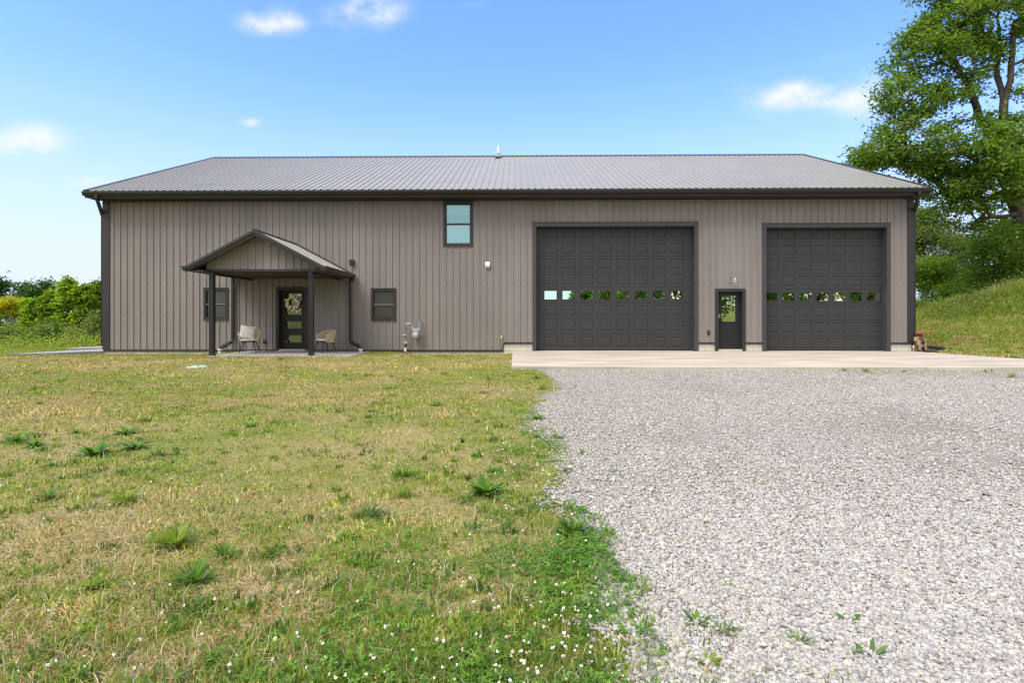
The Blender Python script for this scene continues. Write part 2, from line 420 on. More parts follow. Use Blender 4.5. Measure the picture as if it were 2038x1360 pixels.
# ------------------------------------------------------------------ the house
xl, xr = WX(207), WX(1816)
house = thing('barn_house', 'long taupe metal barn house with dark gabled roof and two garage doors', 'house', ((xl+xr)/2, D, 0))
YE = D-.60                                  # eave line
zE = WZ(379, YE, 1010)
PITCH = .417
YR = (zE - PITCH*YE - ZC) / ((V0-313)/F*1.0 - PITCH)
YR = float(YR); zR = zE + PITCH*(YR-YE); YB = 2*YR-D; YBE = 2*YR-YE
rx0, rx1 = WX(168, YE), WX(1851, YE)
zTop = zE - .16                             # top of the wall under the soffit

RIB = .2286
def profile(x0, x1, phase, h=.030, minor=True):
    """break points across ribbed steel: list of (x, height)"""
    pts = [(x0, 0.0), (x1, 0.0)]
    k = math.floor((x0-phase)/RIB)-1
    while True:
        c = phase+k*RIB
        if c > x1+.1: break
        for dx, hh in ((-.027, 0), (-.019, h), (.019, h), (.027, 0)):
            if x0+.002 < c+dx < x1-.002: pts.append((c+dx, hh))
        if minor:
            for mx_ in (.085, .145):
                for dx, hh in ((-.012, 0), (0, .003), (.012, 0)):
                    if x0+.002 < c+mx_+dx < x1-.002: pts.append((c+mx_+dx, hh))
        k += 1
    return sorted(pts)

def siding(mb, x0, x1, z0, ztop, openings, put, phase=0.0, screws=None):
    prof = profile(x0, x1, phase)
    xsp = [p[0] for p in prof]; hs = [p[1] for p in prof]
    cuts = sorted(set([round(x, 4) for x in xsp] + [round(e, 4) for o in openings for e in o[:2] if x0 < e < x1]))
    hh = lambda x: float(np.interp(x, xsp, hs))
    zt_ = ztop if callable(ztop) else (lambda x: ztop)
    for a, b in zip(cuts[:-1], cuts[1:]):
        if b-a < 1e-4: continue
        mid = (a+b)/2; iv = [(z0, None)]
        for ox0, ox1, oz0, oz1 in openings:
            if ox0 <= mid <= ox1:
                new = []
                for s, e in iv:
                    if e is None:
                        new += [(s, oz0), (max(s, oz1), None)]
                    elif oz0 < e and oz1 > s:
                        new += [(s, oz0), (oz1, e)]
                    else: new.append((s, e))
                iv = [(s, e) for s, e in new if e is None or e-s > 1e-3]
        for s, e in iv:
            ea, eb = (zt_(a), zt_(b)) if e is None else (e, e)
            if max(ea, eb) - s < 1e-3: continue
            mb.quad(put(a, hh(a), s), put(b, hh(b), s), put(b, hh(b), max(eb, s)), put(a, hh(a), max(ea, s)))
    if screws:
        k = math.ceil((x0-phase)/RIB)
        while phase+k*RIB < x1-.05:
            c = phase+k*RIB+.048
            for z in screws:
                if any(o[0]-.03 < c < o[1]+.03 and o[2]-.03 < z < o[3]+.03 for o in openings): continue
                P = [put(c-.012, 0, z-.012), put(c+.012, 0, z-.012), put(c+.012, 0, z+.012), put(c-.012, 0, z+.012), put(c, .010, z)]
                mb.add(P, [(0, 1, 4), (1, 2, 4), (2, 3, 4), (3, 0, 4)], 1)
            k += 1

def rect(u0, v0, u1, v1, Y=D):
    a = W(u0, v0, Y); b = W(u1, v1, Y); return min(a[0], b[0]), max(a[0], b[0]), min(a[1], b[1]), max(a[1], b[1])
O_G1 = list(rect(1060, 444, 1389, 699)); O_G1[2] = -.05
O_G2 = list(rect(1517, 446, 1771, 699)); O_G2[2] = -.05
O_MD = list(rect(1424, 576, 1482, 698)); O_MD[2] = -.05
O_FD = list(rect(551, 573, 613, 698)); O_FD[2] = -.05
O_W1 = rect(406, 574, 454, 637); O_W2 = rect(739, 575, 788, 638); O_WU = rect(883, 402, 941, 490)
zblk = WZ(684, D, 1300); xblk = WX(1002)
O_BLK = [xblk, xr+1, -.3, zblk]
mb = MB()
srow = [WZ(v, D, 800) for v in (450, 507, 564, 621)]
siding(mb, xl, xr, .0, zTop, [O_G1, O_G2, O_MD, O_FD, O_W1, O_W2, O_WU, O_BLK], lambda x, h, z: (x, D-h, z), WX(740)-.0, srow)
fw = mb.build('front_wall', [M['siding'], M['screw']], house)
# gable and rear walls
mb = MB()
gt = lambda y: zTop + max(0, min((y-D), (YB-y)))*PITCH
siding(mb, D, YB, .0, gt, [], lambda t, h, z: (xl-h, t, z), .05)
siding(mb, D, YB, .0, gt, [], lambda t, h, z: (xr+h, t, z), .05)
siding(mb, xl, xr, .0, zTop, [], lambda t, h, z: (t, YB+h, z), .05)
mb.build('side_wall', M['siding'], house)
# foundation strip and block courses
mb = MB()
mb.box(xl+.02, xblk+.1, D+.012, D+.3, -.5, .03)
mb.box(xl+.02, xl+.3, D+.3, YB, -.5, .03); mb.box(xr-.3, xr-.02, D+.3, YB, -.5, .03); mb.box(xl+.02, xr-.02, YB-.3, YB-.01, -.5, .03)
mb.build('foundation', M['foundation'], house)
for a, b in ((xblk, O_G1[0]), (O_G1[1], O_MD[0]), (O_MD[1], O_G2[0]), (O_G2[1], xr-.03)):
    mb = MB(); mb.box(a+.005, b-.005, D+.004, D+.25, -.3, zblk+.02); mb.build('block_course', M['block'], house)
# dark base trim
zb0 = .0
def bt(*a):
    mb = MB(); mb.box(*a); mb.build('base_trim', M['trim'], house)
bt(xl-.01, O_FD[0]-.025, D-.03, D-.001, zb0-.025, zb0+.035); bt(O_FD[1]+.025, xblk, D-.03, D-.001, zb0-.025, zb0+.035)
bt(xblk-.03, xblk, D-.03, D-.001, zb0+.035, zblk-.02)
for a, b in ((xblk, O_G1[0]-.008), (O_G1[1]+.008, O_MD[0]-.025), (O_MD[1]+.025, O_G2[0]-.008), (O_G2[1]+.008, xr)):
    bt(a, b, D-.03, D-.001, zblk-.02, zblk+.04)
# corner trim
mb = MB()
mb.box(xl-.035, WX(218.5), D-.034, D-.002, .035, zTop+.02); mb.box(xl-.035, xl-.003, D-.002, D+.2, .035, zTop+.02)
mb.box(WX(1805.5), xr+.035, D-.034, D-.002, zblk+.04, zTop+.02); mb.box(xr+.003, xr+.035, D-.002, D+.2, zblk+.04, zTop+.02)
mb.box(xl, xr, D-.039, D-.0315, zTop-.05, zTop+.02)
mb.build('corner_trim', M['trim'], house)

# roof
def roof_profile(a, b, phase): return profile(a, b, phase, .028, True)
mb = MB(); ro = roof_profile(rx0, rx1, WX(740)+.06)
nrm = Vector((0, -PITCH, 1)).normalized()
for (xa, ha), (xb, hb) in zip(ro[:-1], ro[1:]):
    for s in (1, -1):
        f = lambda x, h, t: (x, (YE-.03 if t == 0 else YR) if s == 1 else (YBE+.03 if t == 0 else YR), (zE-.0125 if t == 0 else zR)+h+.05)
        q = [f(xa, ha, 0), f(xb, hb, 0), f(xb, hb, 1), f(xa, ha, 1)]
        mb.quad(*(q if s == 1 else q[::-1]))
# underside / thickness
for s in (1, -1):
    ye = YE-.03 if s == 1 else YBE+.03
    a, b, c, d = (rx0, ye, zE-.0125+.03), (rx1, ye, zE-.0125+.03), (rx1, YR, zR+.03), (rx0, YR, zR+.03)
    mb.quad(*((a, d, c, b) if s == 1 else (a, b, c, d)))
    for x in (rx0, rx1):
        mb.quad((x, ye, zE+.017), (x, ye, zE+.038), (x, YR, zR+.05), (x, YR, zR+.03))
roof = mb.build('roof', M['roof'], house)
mb = MB()
for s in (1, -1):
    mb.quad((rx0-.01, YR-s*.22, zR-.22*PITCH+.082), (rx1+.01, YR-s*.22, zR-.22*PITCH+.082), (rx1+.01, YR, zR+.10), (rx0-.01, YR, zR+.10))
    mb.quad((rx0-.01, YR-s*.22, zR-.22*PITCH+.05), (rx1+.01, YR-s*.22, zR-.22*PITCH+.05), (rx1+.01, YR-s*.22, zR-.22*PITCH+.082), (rx0-.01, YR-s*.22, zR-.22*PITCH+.082))
mb.build('ridge_cap', M['gutter'], roof)
for x, sgn in ((rx0, -1), (rx1, 1)):          # rake trim
    mb = MB()
    for (ya, za), (yb, zb) in (((YE-.03, zE-.0125), (YR, zR)), ((YBE+.03, zE-.0125), (YR, zR))):
        P = [(ya, za-.12), (yb, zb-.12), (yb, zb+.078), (ya, za+.078)]
        mb.prism(P, lambda p, t: (t, p[0], p[1]), x+sgn*.004, x+sgn*.03)
        P2 = [(ya, za+.072), (yb, zb+.072), (yb, zb+.085), (ya, za+.085)]
        mb.prism(P2, lambda p, t: (t, p[0], p[1]), x-sgn*.09, x+sgn*.0305)
    mb.build('rake_trim', M['trim'], roof)
# soffit, fascia, gutter
mb = MB()
mb.box(rx0+.01, rx1-.01, YE+.03, D-.036, zTop-.012, zTop+.006)
mb.box(rx0+.01, rx1-.01, YBE-.03, YB+.036, zTop-.012, zTop+.006)
for x0, x1 in ((rx0+.01, xl-.04), (xr+.04, rx1-.01)):
    for sa, sb in (((D-.036, zTop), (YR, zR-.16)), ((YB+.036, zTop), (YR, zR-.16))):
        mb.prism([(sa[0], sa[1]-.012), (sb[0], sb[1]-.012), (sb[0], sb[1]+.006), (sa[0], sa[1]+.006)], lambda p, t: (t, p[0], p[1]), x0, x1)
x = rx0+.3
while x < rx1-.3:                           # joints of the soffit boards
    mb.box(x, x+.012, YE+.05, D-.05, zTop-.018, zTop-.0125); x += .305
mb.build('soffit', M['soffit'], house)
for ya in (YE+.005, YBE-.028):
    mb = MB(); mb.box(rx0+.005, rx1-.005, ya, ya+.023, zTop-.03, zE+.012); mb.build('fascia', M['trim'], house)
GUT = [(0, 0), (-.075, 0), (-.085, .02), (-.10, .055), (-.122, .075), (-.122, .115), (-.112, .115), (-.112, .08), (-.09, .06), (-.075, .012), (-.008, .012), (-.008, .115), (0, .115)]
mb = MB(); mb.prism([(p[0]*1.05+YE+.003, p[1]*1.15+zE-.125) for p in GUT], lambda p, t: (t, p[0], p[1]), rx0-.01, rx1+.01)
for x in (rx0-.012, rx1+.002):
    mb.prism([(p[0]*1.05+YE+.003, p[1]*1.15+zE-.125) for p in GUT[:6]+[GUT[-1]]], lambda p, t: (t, p[0], p[1]), x, x+.01)
gut = mb.build('gutter', M['gutter'], house)
tag(gut, 'long dark gutter along the main eave')
# main downspouts: swan neck from the gutter to the corner, then down
for xg, xw, lab in ((WX(192, YE-.06), xl-.085, 'dark downspout at the corner beside the lone wall light'), (WX(1829, YE-.06), xr+.085, 'dark downspout at the corner beside the garden figure')):
    mb = MB(); zt0 = zE-.12
    mb.tube([(xg, YE-.05, zt0+.03), (xg, YE-.05, zt0-.07), (xg, YE-.03, zt0-.13), (xw, D+.02, zt0-.50), (xw, D+.06, zt0-.58), (xw, D+.06, zt0-.75), (xw, D+.06, .25), (xw+.00, D+.05, .16)], .06, 4, rot=math.pi/4)
    mb.build('downspout', M['gutter'], house)['label'] = lab

# --- windows
def window(r, label, pane_m, rail_m, kind):
    x0, x1, z0, z1 = r; t = .075
    mb = MB()
    mb.box(x0-.01, x0+t, D-.035, D+.06, z0-.01, z1+.01); mb.box(x1-t, x1+.01, D-.035, D+.06, z0-.01, z1+.01)
    mb.box(x0+t, x1-t, D-.035, D+.06, z1-t, z1+.01); mb.box(x0+t, x1-t, D-.035, D+.06, z0-.01, z0+t)
    mb.box(x0-.03, x1+.03, D-.045, D-.036, z0-.015, z0-.002); mb.box(x0-.02, x1+.02, D-.05, D-.036, z1+.0, z1+.02)
    w = mb.build('window', M['trim'], house, bevel=.004); w['label'] = label
    zm = (z0+z1)/2
    mb = MB(); s = .03
    for a, b, y in ((z0+t, zm, 0.0), (zm, z1-t, .02)):
        mb.box(x0+t, x0+t+s, D+y, D+.05, a, b); mb.box(x1-t-s, x1-t, D+y, D+.05, a, b)
        mb.box(x0+t+s, x1-t-s, D+y, D+.05, a, a+s); mb.box(x0+t+s, x1-t-s, D+y, D+.05, b-s, b)
    mb.build('sash', M['gutter'], w)
    mb = MB(); mb.box(x0+t, x1-t, D-.008, D-.001, zm-.012, zm+.012); mb.build('meeting_rail', rail_m, w)
    for i, (a, b) in enumerate(((z0+t+s, zm-s), (zm+s, z1-t-s))):
        mb = MB(); mb.box(x0+t+s, x1-t-s, D+.035, D+.041, a, b)
        mb.build('pane', pane_m[i], w)
    return w
M['rail'] = mat('grey_rail', (.22, .21, .20), .5, .4)
window(O_W1, 'dark screened window behind the porch post', [M['pane_dark']]*2, M['rail'], 0)
window(O_W2, 'dark screened window between the porch and the gas meter', [M['pane_dark']]*2, M['rail'], 0)
wu = window(O_WU, 'tall upper window with a half-drawn pale blind', [M['pane_up2'], M['pane_up']], M['gutter'], 1)
mb = MB(); zc_ = WZ(426, D, 912); mb.box(O_WU[0]+.1, O_WU[1]-.1, D+.06, D+.075, zc_, O_WU[3]-.07); mb.build('blind', M['blind'], wu)
mb = MB(); mb.box(O_WU[0]-.1, O_WU[1]+.1, D+.3, D+.32, O_WU[2]-.1, O_WU[3]+.1); mb.build('sky_reflection_board', mat('reflected_sky_teal', (.10, .22, .23), .9, .1), wu)  # added board behind the glass; its teal stands in for the reflected sky

# --- garage doors
def garage_door(r, trim_px, cols, cx, cw, rows, rh, wrow, label, panes):
    x0, x1, z0, z1 = r; yd = D+.24
    tw = .125
    mb = MB()
    zt1 = z1+.01
    mb.box(x0-.005, x0+tw, D-.045, D+.23, -.02, zt1); mb.box(x1-tw, x1+.005, D-.045, D+.23, -.02, zt1)
    mb.box(x0+tw, x1-tw, D-.045, D+.23, z1-tw, zt1)
    mb.box(x0-.02, x1+.02, D-.06, D-.046, z1+.0, z1+.03)
    for k in range(40):
        pass
    ix0, ix1, iz1 = x0+tw, x1-tw, z1-tw
    # stop moulding
    gd = MB()
    gx0, gx1, gz0, gz1 = ix0-.05, ix1+.05, .0, iz1+.08
    sec = [rows[0]+(i-.5)*(rows[1]-rows[0]) if False else None for i in range(9)]
    pitch = rows[0]-rows[1]; nrow = len(rows)
    for i, zc in enumerate(rows):
        za = max(gz0, zc-pitch/2+.004); zb = min(gz1, zc+pitch/2-.004)
        if i == 0: zb = gz1
        if i == nrow-1: za = gz0
        pa, pb = zc-rh/2, zc+rh/2
        pb = min(pb, zb-.01)
        gd.quad((gx0, yd, za), (gx1, yd, za), (gx1, yd, pa), (gx0, yd, pa))
        gd.quad((gx0, yd, pb), (gx1, yd, pb), (gx1, yd, zb), (gx0, yd, zb))
        gd.quad((gx0, yd, zb), (gx1, yd, zb), (gx1, yd+.03, zb), (gx0, yd+.03, zb))
        gd.quad((gx0, yd+.03, za), (gx1, yd+.03, za), (gx1, yd, za), (gx0, yd, za))
        xs_ = [gx0]
        for c in cx: xs_ += [c-cw/2, c+cw/2]
        xs_ += [gx1]
        for k in range(0, len(xs_), 2):
            gd.quad((xs_[k], yd, pa), (xs_[k+1], yd, pa), (xs_[k+1], yd, pb), (xs_[k], yd, pb))
        for c in cx:
            a, b = c-cw/2, c+cw/2
            if i == wrow:
                rings = [(0, 0), (.0, -.014), (.028, -.014), (.034, .022)]
            else:
                rings = [(0, 0), (.012, .016), (.03, .016), (.05, .002)]
            for (i0, y0), (i1, y1) in zip(rings[:-1], rings[1:]):
                A = [(a+i0, yd+y0, pa+i0), (b-i0, yd+y0, pa+i0), (b-i0, yd+y0, pb-i0), (a+i0, yd+y0, pb-i0)]
                B = [(a+i1, yd+y1, pa+i1), (b-i1, yd+y1, pa+i1), (b-i1, yd+y1, pb-i1), (a+i1, yd+y1, pb-i1)]
                for q in range(4):
                    gd.quad(A[q], A[(q+1) % 4], B[(q+1) % 4], B[q])
            if i != wrow:
                q = rings[-1]; gd.quad((a+q[0], yd+q[1], pa+q[0]), (b-q[0], yd+q[1], pa+q[0]), (b-q[0], yd+q[1], pb-q[0]), (a+q[0], yd+q[1], pb-q[0]))
    g = gd.build('garage_door', M['door'], house); g['label'] = label
    back = MB(); 
    zw0 = rows[wrow]-rh/2-.02; zw1 = rows[wrow]+rh/2+.02
    back.box(gx0, gx1, yd+.045, yd+.06, gz0, zw0); back.box(gx0, gx1, yd+.045, yd+.06, zw1, gz1)
    back.build('backing', M['black'], g)
    mb.build('door_frame', M['trim2'], g, bevel=.006)
    se = MB(); se.box(ix0, ix1, yd-.006, yd-.002, -.01, .03); se.build('bottom_seal', M['black'], g)
    for k, c in enumerate(cx):
        p = MB(); p.box(c-cw/2+.03, c+cw/2-.03, yd+.014, yd+.020, rows[wrow]-rh/2+.03, rows[wrow]+rh/2-.03)
        p.build('window_pane', panes[k], g)
    return g
yd = D+.24
c1 = [WX(1040+(178+117/2+i*153.3)/4.25, yd) for i in range(8)]
cwid = 117/4.25*(yd)/F
zr1 = [WZ(420+(184+i*132)/4.25, yd, 1225) for i in range(8)]
prh = 86/4.25*yd/F
garage_door(O_G1, None, 8, c1, cwid, zr1, prh, 4, 'wider charcoal garage door with a row of eight panes', [M['pane_garage2']]*3+[M['pane_garage']]*5)
c2 = [WX(1390+(563+116/2+i*142.8)/4.25, yd) for i in range(7)]
zr2 = [WZ(420+(198+i*132)/4.25, yd, 1640) for i in range(8)]
garage_door(O_G2, None, 7, c2, cwid, zr2, prh, 4, 'narrower charcoal garage door with a row of seven panes', [M['pane_garage']]*7)

# --- side entry door between the garage doors
x0, x1, z0, z1 = O_MD; t = .085
mb = MB(); mb.box(x0-.02, x0+t, D-.045, D+.17, -.0, z1+.02); mb.box(x1-t, x1+.02, D-.045, D+.17, -.0, z1+.02); mb.box(x0+t, x1-t, D-.045, D+.17, z1-t, z1+.02)
ly = D+.13
a, b, c_, d_ = W(1435, 641, ly)[0], W(1465, 641, ly)[0], W(1450, 641, ly)[1], W(1450, 588, ly)[1]
dr = MB(); dx0, dx1, dz1 = x0+t, x1-t, z1-t; dz0 = .06
dr.box(dx0, a, ly, ly+.045, dz0, dz1); dr.box(b, dx1, ly, ly+.045, dz0, dz1); dr.box(a, b, ly, ly+.045, dz0, c_); dr.box(a, b, ly, ly+.045, d_, dz1)
for q in ((a-.03, a+.012, c_-.03, d_+.03), (b-.012, b+.03, c_-.03, d_+.03)): dr.box(q[0], q[1], ly-.012, ly-.001, q[2], q[3])
dr.box(a+.012, b-.012, ly-.012, ly-.001, c_-.03, c_+.012); dr.box(a+.012, b-.012, ly-.012, ly-.001, d_-.012, d_+.03)
md = dr.build('side_door', M['door2'], house); md['label'] = 'narrow black door with one tall pane between the garage doors'
mb.build('door_frame', M['trim'], md, bevel=.005)
p = MB(); p.box(a, b, ly+.018, ly+.024, c_, d_); p.build('pane', glass_mat('side_door_pane', .62, (.8, 1, .72), wav=.08), md)
p = MB(); p.box(x0+t, x1-t, D-.03, D+.17, .0, .055); p.build('threshold', M['sill'], md)
hx = dx0+.075
p = MB(); p.tube([(hx, ly-.001, 1.02), (hx, ly-.018, 1.02)], .033, 12); p.tube([(hx, ly-.018, 1.02), (hx, ly-.055, 1.02), (hx+.02, ly-.06, 1.02), (hx+.11, ly-.06, 1.01)], .011, 8); p.build('handle', M['bronze'], md)
p = MB(); p.box(hx-.035, hx+.035, ly-.02, ly-.001, 1.12, 1.24); p.build('keypad_lock', M['galv'], md)

# --- front entry door in the porch
x0, x1, z0, z1 = O_FD; t = .09
mb = MB(); mb.box(x0-.02, x0+t, D-.045, D+.19, -.0, z1+.02); mb.box(x1-t, x1+.02, D-.045, D+.19, -.0, z1+.02); mb.box(x0+t, x1-t, D-.045, D+.19, z1-t, z1+.02)
ly = D+.14; dx0, dx1, dz0, dz1 = x0+t, x1-t, .05, z1-t
zz = lambda q: W(585, 560+q/9.07, ly)[1]
gxa, gxb = W(540+255/9.07, 600, ly)[0], W(540+545/9.07, 600, ly)[0]
lites = [(zz(460), zz(228)), (zz(602), zz(480)), (zz(852), zz(728)), (zz(1105), zz(975))]
dr = MB(); dr.box(dx0, gxa, ly, ly+.045, dz0, dz1); dr.box(gxb, dx1, ly, ly+.045, dz0, dz1)
zs = [dz1]
for za, zb in lites: zs += [zb, za]
zs += [dz0]
for k in range(0, len(zs), 2): dr.box(gxa, gxb, ly, ly+.045, zs[k+1], zs[k])
fd = dr.build('front_door', M['door2'], house); fd['label'] = 'black front door with four stacked glass lites under the porch'
for za, zb in lites:
    p = MB(); p.box(gxa, gxb, ly+.018, ly+.024, za, zb); p.build('pane', M['pane_entry'], fd)
mb.build('door_frame', M['gutter'], fd, bevel=.005)
hx = dx0+.07
p = MB(); p.tube([(hx, ly-.001, 1.0), (hx, ly-.05, 1.0), (hx+.1, ly-.055, 1.0)], .014, 8); p.build('handle', M['bronze'], fd)
p = MB(); p.tube([(hx, ly-.001, 1.13), (hx, ly-.03, 1.13)], .03, 12); p.build('deadbolt', M['bronze'], fd)
p = MB(); p.box(x0+t, x1-t, D-.05, D+.19, -.0, .05); p.build('threshold', M['sill'], fd)

# --- small fittings on the wall
def fitting(name, label, m, fn, bevel=0):
    mb = MB(); fn(mb); o = mb.build(name, m, house, bevel=bevel); o['label'] = label; return o
q = rect(697, 519, 706, 528); fitting('wall_light', 'small black box light above the porch gutter', M['black'], lambda b: (b.box(q[0], q[1], D-.12, D-.02, q[2], q[3]), b.box(q[0]-.01, q[1]+.01, D-.13, D-.02, q[3], q[3]+.02)), .01)
q2 = rect(966, 521.5, 975, 532)
fitting('vent_hood', 'small white vent hood on the bare wall', M['white'], lambda b: (b.prism([(D-.02, q2[2]), (D-.09, q2[2]+.03), (D-.09, q2[2]+.09), (D-.03, q2[3]), (D-.02, q2[3])], lambda p, t: (t, p[0], p[1]), q2[0], q2[1]), b.box(q2[0]+.01, q2[1]-.01, D-.07, D-.02, q2[2]-.02, q2[2]-.002)), .004)
q3 = rect(1407.5, 657.5, 1412.5, 668)
fitting('outlet_cover', 'oval outlet cover left of the side door', M['trim'], lambda b: (b.tube([((q3[0]+q3[1])/2, D-.002, (q3[2]+q3[3])/2), ((q3[0]+q3[1])/2, D-.04, (q3[2]+q3[3])/2)], .05, 12), b.box(q3[0]+.01, q3[1]-.01, D-.036, D-.002, q3[2], q3[3])))
q4 = rect(524.5, 676.5, 530.5, 684)
fitting('outlet_box', 'dark outlet box behind the pillowed chair', M['trim'], lambda b: b.box(q4[0], q4[1], D-.06, D-.02, q4[2], q4[3]), .008)
q5 = W(998, 671)
fitting('hose_tap', 'small brass hose tap near the block corner', M['brass'], lambda b: (b.tube([(q5[0], D, q5[1]+.02), (q5[0], D-.08, q5[1]+.02), (q5[0], D-.12, q5[1]-.05)], .02, 8), b.tube([(q5[0]-.035, D-.05, q5[1]+.05), (q5[0]+.035, D-.05, q5[1]+.05)], .012, 8), b.tube([(q5[0], D-.05, q5[1]+.02), (q5[0], D-.05, q5[1]+.05)], .01, 6)))
zl = WZ(567, D, 207)
fitting('side_light', 'black wall light sticking out from the left gable wall', M['black'], lambda b: (b.box(xl-.12, xl-.02, D+.22, D+.42, zl-.09, zl+.0), b.box(xl-.2, xl-.10, D+.24, D+.40, zl-.02, zl+.07), b.tube([(xl-.06, D+.3, zl-.09), (xl-.06, D+.3, zl-.14)], .03, 8)), .01)
# gooseneck lamp over the side door
lx, lz = W(1455, 562)
fitting('gooseneck_lamp', 'galvanized gooseneck lamp above the side door', M['galv'], lambda b: (
    b.tube([(lx-.07, D, lz+.06), (lx-.07, D-.03, lz+.06)], .06, 12),
    b.tube([(lx-.07, D-.03, lz+.06), (lx-.07, D-.12, lz+.13), (lx-.05, D-.24, lz+.17), (lx-.01, D-.32, lz+.15), (lx+.01, D-.34, lz+.10)], .018, 8),
    b.lathe([(.028, .115), (.04, .09), (.055, .07), (.135, .008), (.14, 0), (.13, .003), (.05, .06), (.001, .065)], (lx+.01, D-.34, lz-.01), 18)))
# roof vent pipe
vx, vy = WX(992, 26.9), 26.75
vz = zE + PITCH*(vy-YE)+.05
mb = MB(); mb.tube([(vx, vy, vz-.05), (vx, vy, vz+.56)], .045, 10); mb.build('vent_pipe', M['white'], roof)
mb = MB(); mb.lathe([(.17, -.02), (.15, .03), (.08, .1), (.07, .2), (.05, .22)], (vx, vy, vz), 14); mb.build('vent_boot', M['galv'], roof)
mb = MB(); mb.box(vx-.13, vx+.13, vy-.3, vy-.16, vz-.1, vz-.02); mb.build('vent_collar', M['black'], roof)

# --- porch
YF = 16.55                                   # front of the porch rake
YP = 17.0                                    # plane of posts and gable
pxr = WX(508, YF); pzr = WZ(459, YF, 508)
phw = (WX(643, YF)-WX(369, YF))/2; pze = WZ(532, YF, 508); pxr = (WX(643, YF)+WX(369, YF))/2
ps = (pzr-pze)/phw
mb = MB()
for s in (-1, 1):
    pf = profile(YF, D-.022, .1, .02, False)
    for (ya, ha), (yb, hb) in zip(pf[:-1], pf[1:]):
        P = [(pxr+s*phw, ya, pze+ha), (pxr+s*phw, yb, pze+hb), (pxr, yb, pzr+hb), (pxr, ya, pzr+ha)]
        mb.quad(*(P if s > 0 else P[::-1]))
    P = [(pxr+s*phw, YF, pze-.02), (pxr+s*phw, D-.022, pze-.02), (pxr, D-.022, pzr-.02), (pxr, YF, pzr-.02)]
    mb.quad(*(P[::-1] if s > 0 else P))
proof = mb.build('porch_roof', M['roof'], house); proof['label'] = 'small gabled porch roof over the front door'
mb = MB()
for s in (-1, 1):
    for (lo, hi, ya, yb) in ((-.125, -.055, YF+.02, YF+.045), (-.052, .028, YF-.012, YF+.019), (.022, .036, YF-.013, YF+.14)):
        # raking boards
        x_o = pxr+s*(phw+.02); z_o = pze-.02*ps
        poly4 = [(pxr, pzr+lo), (x_o, z_o+lo), (x_o, z_o+hi), (pxr, pzr+hi)]
        mb.prism(poly4 if s < 0 else poly4[::-1], lambda p, t: (p[0], t, p[1]), ya, yb)
    # flashing at the wall
    poly4 = [(pxr, pzr+.015), (pxr+s*phw, pze+.015), (pxr+s*phw, pze+.075), (pxr, pzr+.075)]
    mb.prism(poly4, lambda p, t: (p[0], t, p[1]), D-.045, D-.022)
mb.tube([(pxr, YF-.014, pzr+.03), (pxr, D-.022, pzr+.03)], .035, 6)
mb.build('rake_board', M['trim'], proof)
for s in (-1, 1):
    mb = MB()
    mb.prism([(pxr+s*(phw-.005-p[0]*1.0), pze-.095+p[1]*1.1) for p in GUT], lambda p, t: (p[0], t, p[1]), YF-.02, D-.05)
    for t0 in (YF-.026, D-.05):
        mb.prism([(pxr+s*(phw-.005-p[0]), pze-.095+p[1]*1.1) for p in GUT[:6]+[GUT[-1]]], lambda p, t: (p[0], t, p[1]), t0, t0+.006)
    mb.build('porch_gutter', M['gutter'], proof)
# soffit under the eaves of the porch and its ceiling
zc0 = WZ(541, YP, 520)
pL, pR = WX(418.5, YP), WX(626, YP)
mb = MB(); mb.box(pL+.02, pR-.02, YP+.05, D-.036, zc0-.02, zc0)
for s, xe in ((-1, pL), (1, pR)):
    mb.prism([(xe+s*.0, zc0-.0), (pxr+s*(phw-.01), pze-.105), (pxr+s*(phw-.01), pze-.09), (xe, zc0+.02)], lambda p, t: (p[0], t, p[1]), YF+.05, D-.04)
mb.build('ceiling', M['soffit'], proof)
mb = MB()
gtop = lambda x: max(zc0+.07, pzr-.05-abs(x-pxr)*ps)
siding(mb, WX(410, YP), WX(634, YP), zc0+.07, gtop, [], lambda x, h, z: (x, YP-h, z), WX(505, YP)+.03)
mb.build('porch_gable', M['siding'], proof)
mb = MB(); mb.box(pL-.06, pR+.06, YP-.03, YP+.05, zc0-.0, zc0+.075)
mb.box(pL, pL+.1, YP+.05, D-.04, zc0-.08, zc0+.02); mb.box(pR-.1, pR, YP+.05, D-.04, zc0-.08, zc0+.02)
mb.build('beam', M['trim'], proof)
for a, b in ((418.2, 427.2), (615.5, 624.5)):
    mb = MB(); mb.box(WX(a, YP), WX(b, YP), YP-.075, YP+.06, -.10, zc0+.0)
    mb.box(WX(a, YP)-.012, WX(b, YP)+.012, YP-.087, YP+.072, -.10, .03)
    mb.build('porch_post', M['gutter'], house, bevel=.006)['label'] = 'dark porch post in front of a screened window' if a < 500 else 'dark porch post beside the front door'
# porch downspouts with swept ends into white drain adapters
dxl, dxr = WX(463, D-.12), WX(697.5, D-.12)
for xs_, ex, ez, lab in ((dxl, WX(442.5, 18.6), -1, 'dark porch downspout beside the pillowed chair'), (dxr, WX(717, 18.9), 1, 'dark porch downspout beside the chair without a pillow')):
    gxp = pxr + (-1 if ez < 0 else 1)*(phw+.06)
    mb = MB(); ye_ = 18.45 if ez < 0 else 18.95
    mb.tube([(gxp, D-.12, pze-.09), (xs_, D-.10, pze-.22), (xs_, D-.10, 1.2), (xs_, D-.10, .42), (xs_+ez*.02, D-.11, .34), (xs_+ez*.1, D-.16, .25), (ex-ez*.1, ye_+.03, .19 if ez < 0 else .21), (ex-ez*.02, ye_, .14), (ex, ye_, .02)], .06, 4, rot=math.pi/4)
    mb.build('downspout', M['gutter'], house)['label'] = lab

